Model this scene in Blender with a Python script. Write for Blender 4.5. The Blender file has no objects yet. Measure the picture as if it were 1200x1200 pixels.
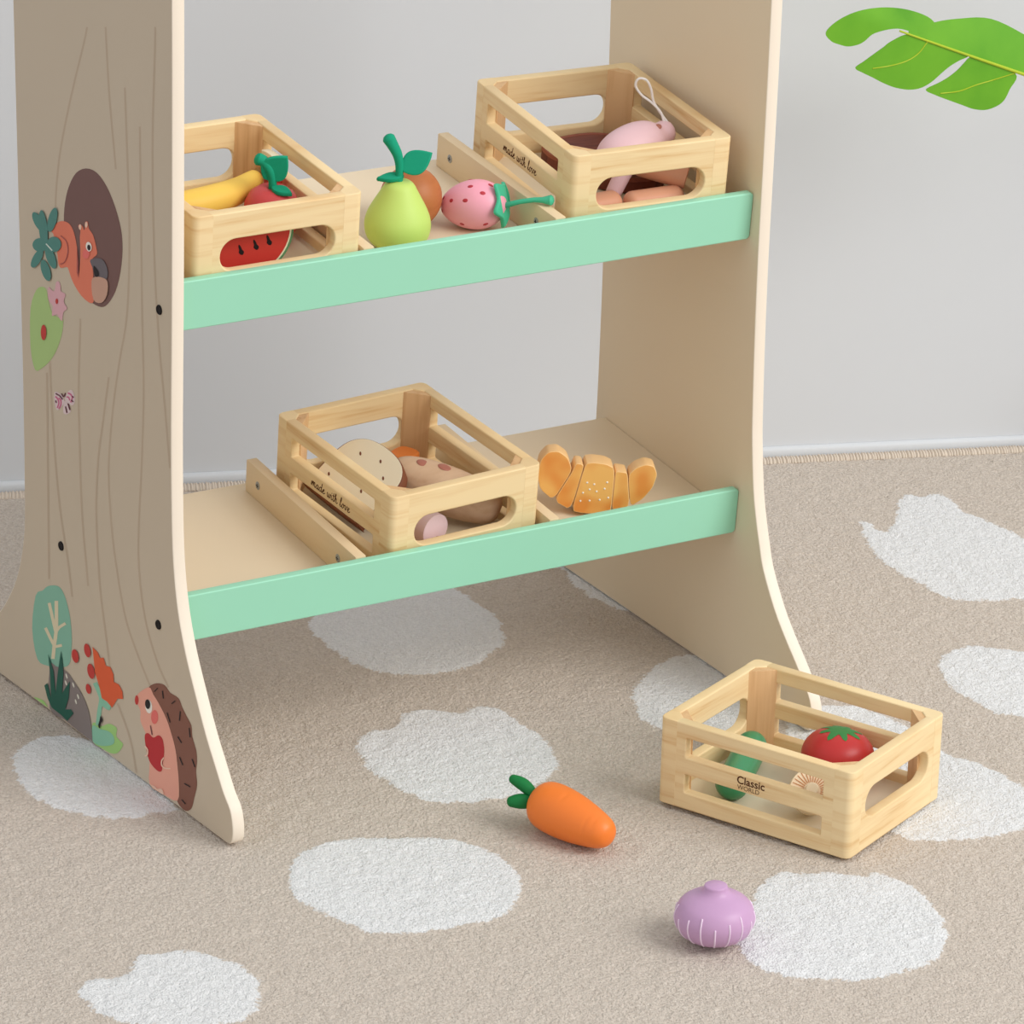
import bpy, bmesh, math, random
import numpy as np
from mathutils import Matrix, Vector
random.seed(7); RNG = np.random.default_rng(5)
SC = bpy.context.scene
COL = SC.collection

# ------------------------------------------------------------------ camera, world, lights, exposure
cam_data = bpy.data.cameras.new('camera')
cam_data.sensor_width = 36.0; cam_data.lens = 153.403
cam_data.shift_x = -0.051986; cam_data.shift_y = 0.158058
cam_data.clip_start = 0.05; cam_data.clip_end = 50
cam = bpy.data.objects.new('camera', cam_data); COL.objects.link(cam)
cam.location = (-1.27977, -2.12218, 1.52686)
cam.rotation_euler = (1.15241, -0.02772, -0.53188)
SC.camera = cam

world = bpy.data.worlds.new('world'); SC.world = world; world.use_nodes = True
wn = world.node_tree.nodes['Background']
wn.inputs['Color'].default_value = (0.97, 0.985, 1.0, 1); wn.inputs['Strength'].default_value = 0.77

def area(name, pos, target, size, power, color=(1, 1, 1)):
    d = bpy.data.lights.new(name, 'AREA'); d.shape = 'RECTANGLE'; d.size = size[0]; d.size_y = size[1]
    d.energy = power; d.color = color
    o = bpy.data.objects.new(name, d); COL.objects.link(o); o.location = pos
    o.rotation_euler = (Vector(target) - Vector(pos)).to_track_quat('-Z', 'Y').to_euler()
    return o
area('window_light', (2.55, -2.75, 3.15), (0.30, 0.75, 0.2), (3.0, 2.7), 164, (1.0, 0.985, 0.955))

SC.view_settings.view_transform = 'Standard'; SC.view_settings.look = 'None'
SC.view_settings.exposure = 0.0; SC.view_settings.gamma = 1.0; SC.view_settings.use_curve_mapping = False

# ------------------------------------------------------------------ helpers
def srgb(r, g, b):
    f = lambda c: (c / 12.92 if c <= 0.04045 else ((c + 0.055) / 1.055) ** 2.4)
    return (f(r / 255), f(g / 255), f(b / 255), 1)

MATS = {}
def paint(name, rgb, rough=0.5, spec=0.4, mottled=0.06, scale=30, bump=0.0):
    """Plain paint with a faint procedural mottle."""
    if name in MATS: return MATS[name]
    m = bpy.data.materials.new(name); m.use_nodes = True; nt = m.node_tree; b = nt.nodes['Principled BSDF']
    b.inputs['Roughness'].default_value = rough; b.inputs['Specular IOR Level'].default_value = spec
    tc = nt.nodes.new('ShaderNodeTexCoord'); nz = nt.nodes.new('ShaderNodeTexNoise')
    nz.inputs['Scale'].default_value = scale; nz.inputs['Detail'].default_value = 3
    nt.links.new(tc.outputs['Object'], nz.inputs['Vector'])
    mx = nt.nodes.new('ShaderNodeMix'); mx.data_type = 'RGBA'
    c = srgb(*rgb); mx.inputs[6].default_value = tuple(x * (1 - mottled) for x in c[:3]) + (1,)
    mx.inputs[7].default_value = tuple(min(1, x * (1 + mottled)) for x in c[:3]) + (1,)
    nt.links.new(nz.outputs['Fac'], mx.inputs[0]); nt.links.new(mx.outputs[2], b.inputs['Base Color'])
    if bump:
        n2 = nt.nodes.new('ShaderNodeTexNoise'); n2.inputs['Scale'].default_value = scale * 12; nt.links.new(tc.outputs['Object'], n2.inputs['Vector'])
        bp = nt.nodes.new('ShaderNodeBump'); bp.inputs['Strength'].default_value = bump; bp.inputs['Distance'].default_value = 0.001
        nt.links.new(n2.outputs['Fac'], bp.inputs['Height']); nt.links.new(bp.outputs['Normal'], b.inputs['Normal'])
    MATS[name] = m; return m

def wood(name, light, dark, stretch, rough=0.5, contrast=1.0):
    """Pine: long soft grain; stretch = coordinate scale per axis (small along the grain)."""
    if name in MATS: return MATS[name]
    m = bpy.data.materials.new(name); m.use_nodes = True; nt = m.node_tree; b = nt.nodes['Principled BSDF']
    b.inputs['Roughness'].default_value = rough; b.inputs['Specular IOR Level'].default_value = 0.3
    tc = nt.nodes.new('ShaderNodeTexCoord'); oi = nt.nodes.new('ShaderNodeObjectInfo')
    mp = nt.nodes.new('ShaderNodeMapping'); mp.inputs['Scale'].default_value = stretch
    nt.links.new(tc.outputs['Object'], mp.inputs['Vector'])
    mw = nt.nodes.new('ShaderNodeMath'); mw.operation = 'MULTIPLY'; mw.inputs[1].default_value = 31.0
    nt.links.new(oi.outputs['Random'], mw.inputs[0])
    def noise(sc, det, dist):
        n = nt.nodes.new('ShaderNodeTexNoise'); n.noise_dimensions = '4D'; n.inputs['Scale'].default_value = sc
        n.inputs['Detail'].default_value = det; n.inputs['Distortion'].default_value = dist
        nt.links.new(mp.outputs['Vector'], n.inputs['Vector']); nt.links.new(mw.outputs[0], n.inputs['W']); return n
    n1 = noise(1.0, 2.0, 0.6); n2 = noise(4.5, 3.0, 0.2)
    ad = nt.nodes.new('ShaderNodeMath'); ad.operation = 'MULTIPLY_ADD'; ad.inputs[1].default_value = 0.35
    nt.links.new(n2.outputs['Fac'], ad.inputs[0]); nt.links.new(n1.outputs['Fac'], ad.inputs[2])
    rp = nt.nodes.new('ShaderNodeValToRGB'); e = rp.color_ramp.elements
    d = tuple(l + (k - l) * contrast for l, k in zip(light, dark))
    mid = tuple((l * 2 + k) / 3 for l, k in zip(light, d))
    e[0].position = 0.42; e[0].color = srgb(*d); e[1].position = 0.74; e[1].color = srgb(*light)
    k = e.new(0.56); k.color = srgb(*mid)
    nt.links.new(ad.outputs[0], rp.inputs['Fac']); nt.links.new(rp.outputs['Color'], b.inputs['Base Color'])
    MATS[name] = m; return m

class MB:
    """Collects geometry, then links it as ONE mesh object."""
    def __init__(s): s.v = []; s.f = []; s.m = []; s.mats = []
    def mi(s, mat):
        if mat not in s.mats: s.mats.append(mat)
        return s.mats.index(mat)
    def add(s, vf, mat, M=None):
        v, f = vf; o = len(s.v)
        s.v += [tuple(M @ Vector(p)) for p in v] if M is not None else [tuple(p) for p in v]
        k = s.mi(mat); s.f += [tuple(i + o for i in q) for q in f]; s.m += [k] * len(f); return s
    def build(s, name, parent=None, angle=38, M=None, merge=False):
        me = bpy.data.meshes.new(name); me.from_pydata(s.v, [], s.f)
        for m in s.mats: me.materials.append(m)
        me.polygons.foreach_set('material_index', s.m)
        bm = bmesh.new(); bm.from_mesh(me)
        if merge: bmesh.ops.remove_doubles(bm, verts=bm.verts, dist=1e-6)
        bmesh.ops.recalc_face_normals(bm, faces=bm.faces); bm.to_mesh(me); bm.free()
        me.polygons.foreach_set('use_smooth', [True] * len(me.polygons)); me.set_sharp_from_angle(angle=math.radians(angle))
        o = bpy.data.objects.new(name, me); COL.objects.link(o)
        if parent: o.parent = parent
        if M is not None: o.matrix_world = M
        return o

def tag(o, label=None, cat=None, group=None, kind=None):
    if label: o['label'] = label
    if cat: o['category'] = cat
    if group: o['group'] = group
    if kind: o['kind'] = kind
    return o
def thing(name, label, cat, M=None, group=None):
    o = bpy.data.objects.new(name, None); COL.objects.link(o); o.empty_display_size = 0.02
    if M is not None: o.matrix_world = M
    return tag(o, label, cat, group)

def flat(outlines, depth, bevel=0.0, res=2):
    """Closed 2D outlines (first is outer, others holes) filled, thickened by depth about z=0, edges rounded."""
    cu = bpy.data.curves.new('tmp', 'CURVE'); cu.dimensions = '2D'; cu.fill_mode = 'BOTH'
    for pts in outlines:
        sp = cu.splines.new('POLY'); sp.points.add(len(pts) - 1); sp.use_cyclic_u = True
        for p, q in zip(sp.points, pts): p.co = (q[0], q[1], 0, 1)
    cu.extrude = max(depth / 2 - bevel, 1e-6) if depth else 0; cu.bevel_depth = bevel; cu.bevel_resolution = res; cu.offset = -bevel
    ob = bpy.data.objects.new('tmp', cu); me = bpy.data.meshes.new_from_object(ob)
    v = [tuple(p.co) for p in me.vertices]; f = [tuple(p.vertices) for p in me.polygons]
    bpy.data.objects.remove(ob); bpy.data.curves.remove(cu); bpy.data.meshes.remove(me)
    return v, f
def rrect(x0, y0, x1, y1, r, n=5):
    r = max(r, 1e-5); o = []
    for cx, cy, a in ((x1 - r, y0 + r, -90), (x1 - r, y1 - r, 0), (x0 + r, y1 - r, 90), (x0 + r, y0 + r, 180)):
        for i in range(n + 1):
            t = math.radians(a + 90 * i / n); o.append((cx + r * math.cos(t), cy + r * math.sin(t)))
    return o
def smooth_closed(p, k=4):
    p = [np.array(q, float) for q in p]; n = len(p); o = []
    for i in range(n):
        a, b, c, d = p[i - 1], p[i], p[(i + 1) % n], p[(i + 2) % n]
        for j in range(k):
            t = j / k; o.append(tuple(.5 * ((2 * b) + (c - a) * t + (2 * a - 5 * b + 4 * c - d) * t * t + (3 * b - a - 3 * c + d) * t ** 3)))
    return o
def smooth_open(p, k=6):
    p = [np.array(q, float) for q in p]; p = [2 * p[0] - p[1]] + p + [2 * p[-1] - p[-2]]; o = []
    for i in range(1, len(p) - 2):
        a, b, c, d = p[i - 1:i + 3]
        for j in range(k):
            t = j / k; o.append(.5 * ((2 * b) + (c - a) * t + (2 * a - 5 * b + 4 * c - d) * t * t + (3 * b - a - 3 * c + d) * t ** 3))
    o.append(p[-2]); return o
def lathe(prof, n=40, wob=None):
    """(r, z) profile turned about z; zero radii close the ends."""
    v = []; f = []; rows = []
    for r, z in prof:
        if r < 1e-6: rows.append([len(v)]); v.append((0, 0, z)); continue
        rows.append(list(range(len(v), len(v) + n)))
        for i in range(n):
            a = 2 * math.pi * i / n; rr = r * (wob(a, z) if wob else 1); v.append((rr * math.cos(a), rr * math.sin(a), z))
    for A, B in zip(rows, rows[1:]):
        for i in range(n):
            j = (i + 1) % n
            if len(A) == 1 and len(B) > 1: f.append((A[0], B[i], B[j]))
            elif len(B) == 1 and len(A) > 1: f.append((A[i], B[0], A[j]))
            elif len(A) > 1: f.append((A[i], B[i], B[j], A[j]))
    for R, fl in ((rows[0], 1), (rows[-1], 0)):
        if len(R) > 1: f.append(tuple(R[::-1]) if fl else tuple(R))
    return v, f
def tube(path, rad, n=10):
    """Round tube with a radius per point, ends closed with small domes."""
    P = [Vector(p) for p in path]; rad = [rad] * len(P) if isinstance(rad, (int, float)) else list(rad)
    t0 = (P[1] - P[0]).normalized(); t1 = (P[-1] - P[-2]).normalized()
    P = [P[0] - t0 * rad[0] * .55, P[0] - t0 * rad[0] * .35] + P + [P[-1] + t1 * rad[-1] * .35, P[-1] + t1 * rad[-1] * .55]
    rad = [rad[0] * .35, rad[0] * .75] + rad + [rad[-1] * .75, rad[-1] * .35]
    v = []; f = []; up = None
    for i, p in enumerate(P):
        t = (P[min(i + 1, len(P) - 1)] - P[max(i - 1, 0)]).normalized()
        if up is None: up = t.orthogonal().normalized()
        up = (up - t * up.dot(t)).normalized(); s = t.cross(up)
        for k in range(n):
            a = 2 * math.pi * k / n; v.append(p + (up * math.cos(a) + s * math.sin(a)) * rad[i])
    for i in range(len(P) - 1):
        for k in range(n):
            j = (k + 1) % n; f.append((i * n + k, i * n + j, (i + 1) * n + j, (i + 1) * n + k))
    f.append(tuple(range(n))[::-1]); f.append(tuple(range((len(P) - 1) * n, len(P) * n)))
    return [tuple(q) for q in v], f
def blob(center, rx, ry, rz, nu=32, nv=18, fn=None):
    v = [(0, 0, -1)]; f = []
    for j in range(1, nv):
        th = -math.pi / 2 + math.pi * j / nv
        for i in range(nu):
            a = 2 * math.pi * i / nu; v.append((math.cos(th) * math.cos(a), math.cos(th) * math.sin(a), math.sin(th)))
    v.append((0, 0, 1)); T = len(v) - 1
    for i in range(nu):
        j = (i + 1) % nu; f.append((0, 1 + j, 1 + i)); f.append((T, T - nu + i, T - nu + j))
    for r in range(nv - 2):
        for i in range(nu):
            j = (i + 1) % nu; a = 1 + r * nu; f.append((a + i, a + j, a + nu + j, a + nu + i))
    if fn: v = [fn(p) for p in v]
    return [(center[0] + p[0] * rx, center[1] + p[1] * ry, center[2] + p[2] * rz) for p in v], f
def box(x0, y0, z0, x1, y1, z1, bev=0.0008):
    bm = bmesh.new(); bmesh.ops.create_cube(bm, size=1)
    for p in bm.verts: p.co = ((x0 + x1) / 2 + p.co.x * (x1 - x0), (y0 + y1) / 2 + p.co.y * (y1 - y0), (z0 + z1) / 2 + p.co.z * (z1 - z0))
    if bev: bmesh.ops.bevel(bm, geom=bm.edges[:], offset=bev, segments=2, affect='EDGES', profile=0.5)
    bm.verts.index_update(); r = [tuple(p.co) for p in bm.verts], [tuple(q.index for q in g.verts) for g in bm.faces]; bm.free(); return r
def frame_from(o, ex, ey, ez):
    m = Matrix.Identity(4)
    for i, a in enumerate((ex, ey, ez, o)):
        for j in range(3): m[j][i] = a[j]
    return m
def axis_frame(p0, p1, roll=(0, 0, 1)):
    """z axis from p0 towards p1, origin p0."""
    z = (Vector(p1) - Vector(p0)).normalized(); x = Vector(roll) - z * Vector(roll).dot(z)
    x = x.normalized() if x.length > 1e-4 else z.orthogonal().normalized(); return frame_from(p0, x, z.cross(x), z)
T = Matrix.Translation
def RZ(a): return Matrix.Rotation(a, 4, 'Z')

# ------------------------------------------------------------------ the place: numbers in metres
AL = 0.08563; CA, SA = math.cos(AL), math.sin(AL)
def shelf_frame(y0, z0): return frame_from((0, y0, z0), (1, 0, 0), (0, CA, SA), (0, -SA, CA))   # x along, y up the slope, z off the board
LOW = shelf_frame(0.75319, 0.14877); UP = shelf_frame(0.7523, 0.41021)
PX = 0.62023                                           # inner face of the right side panel
CL, CS, CH, CT = 0.18, 0.1466, 0.0757, 0.0095          # crate length, width, height, board thickness

CREAM = paint('cream_board_paint', (233, 215, 186), 0.5, 0.3, 0.02, 8)
EDGE = paint('cream_edge_paint', (243, 230, 212), 0.5, 0.3, 0.02, 8)
MINT = paint('mint_paint', (158, 222, 192), 0.38, 0.5, 0.02, 12)
PINE = wood('pine', (242, 216, 168), (221, 180, 124), (7, 7, 120), 0.5)
PINE_UP = wood('pine_end_blocks', (226, 186, 138), (200, 152, 104), (120, 120, 6), 0.55)
PINE_DIV = wood('pine_divider', (232, 208, 170), (222, 190, 146), (60, 7, 60), 0.55, 0.6)
STEEL = paint('screw_steel', (158, 156, 150), 0.35, 0.6, 0.05)
BURN = paint('burnt_lettering', (84, 44, 26), 0.7, 0.1, 0.1, 200)
BLACK = paint('black_paint', (30, 24, 24), 0.6, 0.2)
# ------------------------------------------------------------------ wall, baseboard, floor
WD = Vector((0.94357, -0.33117, 0)); WN = Vector((-0.33117, -0.94357, 0))      # along the wall, out of the wall
W0 = Vector((0.4016, 1.3667, 0)) - WN * 0.006
WALLF = frame_from(W0, WD, -WN, (0, 0, 1))                                     # x along, -y into the room
WHITE = paint('wall_paint', (213, 216, 220), 0.75, 0.2, 0.015, 6, 0.05)
FLOORM = wood('floor_boards', (150, 128, 108), (120, 100, 82), (1.2, 14, 1), 0.5)
tag(MB().add(box(-2.6, 0, -0.008, 2.6, 0.08, 2.4, 0), WHITE).build('wall_back', M=WALLF), kind='structure')
sk = [(0, -0.008), (-0.0058, -0.008), (-0.0058, 0.0005), (-0.0055, 0.0045), (-0.0046, 0.0062), (-0.0025, 0.0072), (0, 0.0076)]
v = [(x, p, q) for x in (-2.6, 2.6) for p, q in sk]; n = len(sk)
f = [(i, i + 1, n + i + 1, n + i) for i in range(n - 1)]
tag(MB().add((v, f), WHITE).build('baseboard_back', M=WALLF @ T((0, -0.0002, 0))), kind='structure')
tag(MB().add(box(-2.6, -4.2, -0.06, 2.6, 0.08, -0.0085, 0), FLOORM).build('floor', M=WALLF), kind='structure')

# ------------------------------------------------------------------ rug: beige pile with cream pebble patches, whipped hem along the wall
SPOTS = [
[1127,5827,1293,6077,1516,6217,1857,6214,2224,6042,2578,5842,2729,5558,2759,5203,2696,4934,2472,4638,2234,4486,1839,4515,1503,4578,1229,4751,1142,5003,1014,5393,1026,5631],
[2703,7694,2871,7903,3173,7911,3362,8089,3585,8113,3804,7919,3973,7971,4144,7856,4149,7578,4178,7182,4078,6752,3892,6532,3531,6304,3247,6322,2884,6433,2708,6599,2635,6917,2613,7292],
[3554,10181,3476,9802,3480,9447,3526,9133,3732,8856,4022,8737,4346,8717,4687,8894,4938,9122,5094,9524,5102,9888,5097,10232,4947,10591,4515,10619,3946,10470],
[5323,7592,5515,7795,5871,8022,6134,8095,6301,8010,6399,7816,6388,7251,6131,6785,5606,6434,5286,6731,5120,7008,5159,7280],
[9231,9916,9342,9981,9305,9784,9377,9677,9632,9907,9832,10171,10069,10372,10164,10251,10375,10269,10383,10068,10302,9742,10359,9544,10425,8682,9955,7778,9199,7915,8967,8120,8930,8405,8916,8863,8926,9156,9040,9492],
[8012,6875,8243,7089,8455,7129,8590,7060,8897,6592,8381,5640,7936,5768,7864,6041,7835,6315,7892,6588],
[3603,3225,3565,2912,3679,2648,3968,2436,4277,2316,4614,2326,4874,2398,5100,2617,5245,2884,5343,3224,5358,3526,5248,3806,5107,3789,4944,3963,4714,4037,4577,4153,4282,3993,3972,3673],
[6423,6637,6863,6511,7025,5979,7020,5370,7160,5054,7181,4362,6787,3939,6351,3917,5863,4134,5775,4319,5620,5163,5915,6123],
[-664,4958,-509,5169,-293,5130,-112,5086,27,4866,138,4638,121,4381,-76,4034,-396,3922,-761,4066,-1055,4358,-1125,4769,-1001,4990,-842,4955],
[496,9064,656,9013,758,8913,921,8579,949,7865,865,7340,668,7329,401,7366,199,7542,49,7731,-14,7932,-46,8203,65,8723,313,9009],
[6251,10428,6146,10096,6085,9615,6164,9226,6363,9039,6619,9457,6654,10112]]

def signed(P, poly):
    """distance to a closed outline, positive inside"""
    A = poly; B = np.roll(poly, -1, 0); best = np.full(len(P), 1e9); ins = np.zeros(len(P), bool)
    for a, b in zip(A, B):
        e = b - a; t = np.clip(((P - a) @ e) / (e @ e), 0, 1); best = np.minimum(best, np.linalg.norm(P - a - t[:, None] * e, axis=1))
        c = (a[1] > P[:, 1]) != (b[1] > P[:, 1]); dy = b[1] - a[1]
        if dy: ins ^= c & (P[:, 0] < (P[:, 1] - a[1]) / dy * e[0] + a[0])
    return np.where(ins, best, -best)
def vnoise(x, y, k, seed):
    """smooth value noise, cell size k"""
    g = np.random.default_rng(seed).random((256, 256)); u = x / k; w = y / k
    i = np.floor(u).astype(int); j = np.floor(w).astype(int); a = u - i; b = w - j; a = a * a * (3 - 2 * a); b = b * b * (3 - 2 * b)
    G = lambda p, q: g[p % 256, q % 256]
    return (G(i, j) * (1 - a) + G(i + 1, j) * a) * (1 - b) + (G(i, j + 1) * (1 - a) + G(i + 1, j + 1) * a) * b
STEP = 0.0024
xa = np.arange(-0.62, 0.98, STEP); ya = np.arange(-1.32, -0.0175, STEP); nx, ny = len(xa), len(ya)
gx, gy = [a.ravel() for a in np.meshgrid(xa, ya)]
wx = W0.x + WD.x * gx - WN.x * gy; wy = W0.y + WD.y * gx - WN.y * gy
sd = np.full(len(gx), -1.0)
for q in SPOTS:
    q = np.array(q, float).reshape(-1, 2) / 1e4; q = np.array(smooth_closed(list(q), 3))
    m = (wx > q[:, 0].min() - .02) & (wx < q[:, 0].max() + .02) & (wy > q[:, 1].min() - .02) & (wy < q[:, 1].max() + .02)
    sd[m] = np.maximum(sd[m], signed(np.stack([wx[m], wy[m]], 1), q))
gz = -0.0024 + 0.0011 * vnoise(gx, gy, .0052, 1) + 0.0009 * vnoise(gx, gy, .011, 2) + 0.0006 * RNG.random(len(gx)) - 0.0012
gz += 0.0006 * np.clip(sd / 0.004, -1, 1)
jx = gx + (RNG.random(len(gx)) - .5) * STEP * .6; jy = gy + (RNG.random(len(gx)) - .5) * STEP * .6
me = bpy.data.meshes.new('rug'); me.vertices.add(len(gx))
me.vertices.foreach_set('co', np.stack([jx, jy, gz], 1).astype(np.float32).ravel())
ii = np.arange(nx * ny).reshape(ny, nx); quads = np.stack([ii[:-1, :-1], ii[:-1, 1:], ii[1:, 1:], ii[1:, :-1]], -1).reshape(-1, 4)
me.loops.add(quads.size); me.loops.foreach_set('vertex_index', quads.ravel().astype(np.int32))
me.polygons.add(len(quads)); me.polygons.foreach_set('loop_start', np.arange(0, quads.size, 4, dtype=np.int32))
me.update(calc_edges=True); me.polygons.foreach_set('use_smooth', np.ones(len(quads), bool))
at = me.attributes.new('patch', 'FLOAT', 'POINT'); at.data.foreach_set('value', np.clip(sd, -.02, .02).astype(np.float32))
m = bpy.data.materials.new('rug_pile'); m.use_nodes = True; nt = m.node_tree; b = nt.nodes['Principled BSDF']
b.inputs['Roughness'].default_value = 0.95; b.inputs['Specular IOR Level'].default_value = 0.05
b.inputs['Sheen Weight'].default_value = 0.15; b.inputs['Sheen Roughness'].default_value = 0.6
tc = nt.nodes.new('ShaderNodeTexCoord'); an = nt.nodes.new('ShaderNodeAttribute'); an.attribute_name = 'patch'
def nnode(scale, detail=3):
    n = nt.nodes.new('ShaderNodeTexNoise'); n.inputs['Scale'].default_value = scale; n.inputs['Detail'].default_value = detail
    nt.links.new(tc.outputs['Object'], n.inputs['Vector']); return n
def math_(op, a, b_):
    n = nt.nodes.new('ShaderNodeMath'); n.operation = op
    for k, x in enumerate((a, b_)):
        if isinstance(x, (int, float)): n.inputs[k].default_value = x
        else: nt.links.new(x, n.inputs[k])
    return n.outputs[0]
edge = math_('MULTIPLY', math_('SUBTRACT', nnode(330, 4).outputs['Fac'], 0.5), 0.011)
edge2 = math_('MULTIPLY', math_('SUBTRACT', nnode(70, 2).outputs['Fac'], 0.5), 0.012)
fac = nt.nodes.new('ShaderNodeMapRange'); fac.inputs['From Min'].default_value = -0.0012; fac.inputs['From Max'].default_value = 0.0012
nt.links.new(math_('ADD', math_('ADD', an.outputs['Fac'], edge), edge2), fac.inputs['Value'])
def tones(lo, hi):
    x = nt.nodes.new('ShaderNodeMix'); x.data_type = 'RGBA'; x.inputs[6].default_value = srgb(*lo); x.inputs[7].default_value = srgb(*hi)
    nt.links.new(fine, x.inputs[0]); return x.outputs[2]
fr = nt.nodes.new('ShaderNodeMapRange'); fr.inputs['From Min'].default_value = 0.32; fr.inputs['From Max'].default_value = 0.68
nt.links.new(nnode(420, 4).outputs['Fac'], fr.inputs['Value']); fine = fr.outputs[0]
mx = nt.nodes.new('ShaderNodeMix'); mx.data_type = 'RGBA'
nt.links.new(tones((196, 182, 168), (222, 210, 197)), mx.inputs[6]); nt.links.new(tones((228, 228, 228), (244, 244, 244)), mx.inputs[7])
nt.links.new(fac.outputs[0], mx.inputs[0]); nt.links.new(mx.outputs[2], b.inputs['Base Color'])
bp = nt.nodes.new('ShaderNodeBump'); bp.inputs['Strength'].default_value = 1.0; bp.inputs['Distance'].default_value = 0.0030
hm = math_('ADD', nnode(300, 4).outputs['Fac'], math_('MULTIPLY', nnode(700, 2).outputs['Fac'], 0.6))
nt.links.new(hm, bp.inputs['Height']); nt.links.new(bp.outputs['Normal'], b.inputs['Normal'])
me.materials.append(m)
rug = bpy.data.objects.new('rug', me); COL.objects.link(rug); rug.matrix_world = WALLF
tag(rug, 'beige pile rug with cream pebble-shaped patches covering the floor', 'rug')
# whipped hem: a low rounded roll wrapped in close stitches
YARN = paint('hem_yarn', (216, 203, 188), 0.95, 0.05, 0.04, 300)
hem = MB(); prof = [(-0.0200, -0.0075), (-0.0197, -0.003), (-0.0180, -0.0008), (-0.0145, 0.0003), (-0.0110, 0.0001), (-0.0092, -0.002), (-0.0088, -0.0080)]
v = [(x, p, q) for x in (xa[0], xa[-1]) for p, q in prof]; n = len(prof)
hem.add((v, [(i, i + 1, n + i + 1, n + i) for i in range(n - 1)] + [tuple(range(n)), tuple(range(n, 2 * n))[::-1]]), YARN)
x = xa[0]
while x < xa[-1] - .004:
    x += random.uniform(.0022, .0038); r = random.uniform(.0010, .0015); s = random.uniform(-.0012, .0012)
    pts = [(x + s * (k / 5 - .5), p - (0.0002 if k < 3 else -0.0002), q + .0001) for k, (p, q) in enumerate(prof[1:6])]
    hem.add(tube(pts, r, 5), YARN)
hem.build('hem', rug)

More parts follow.
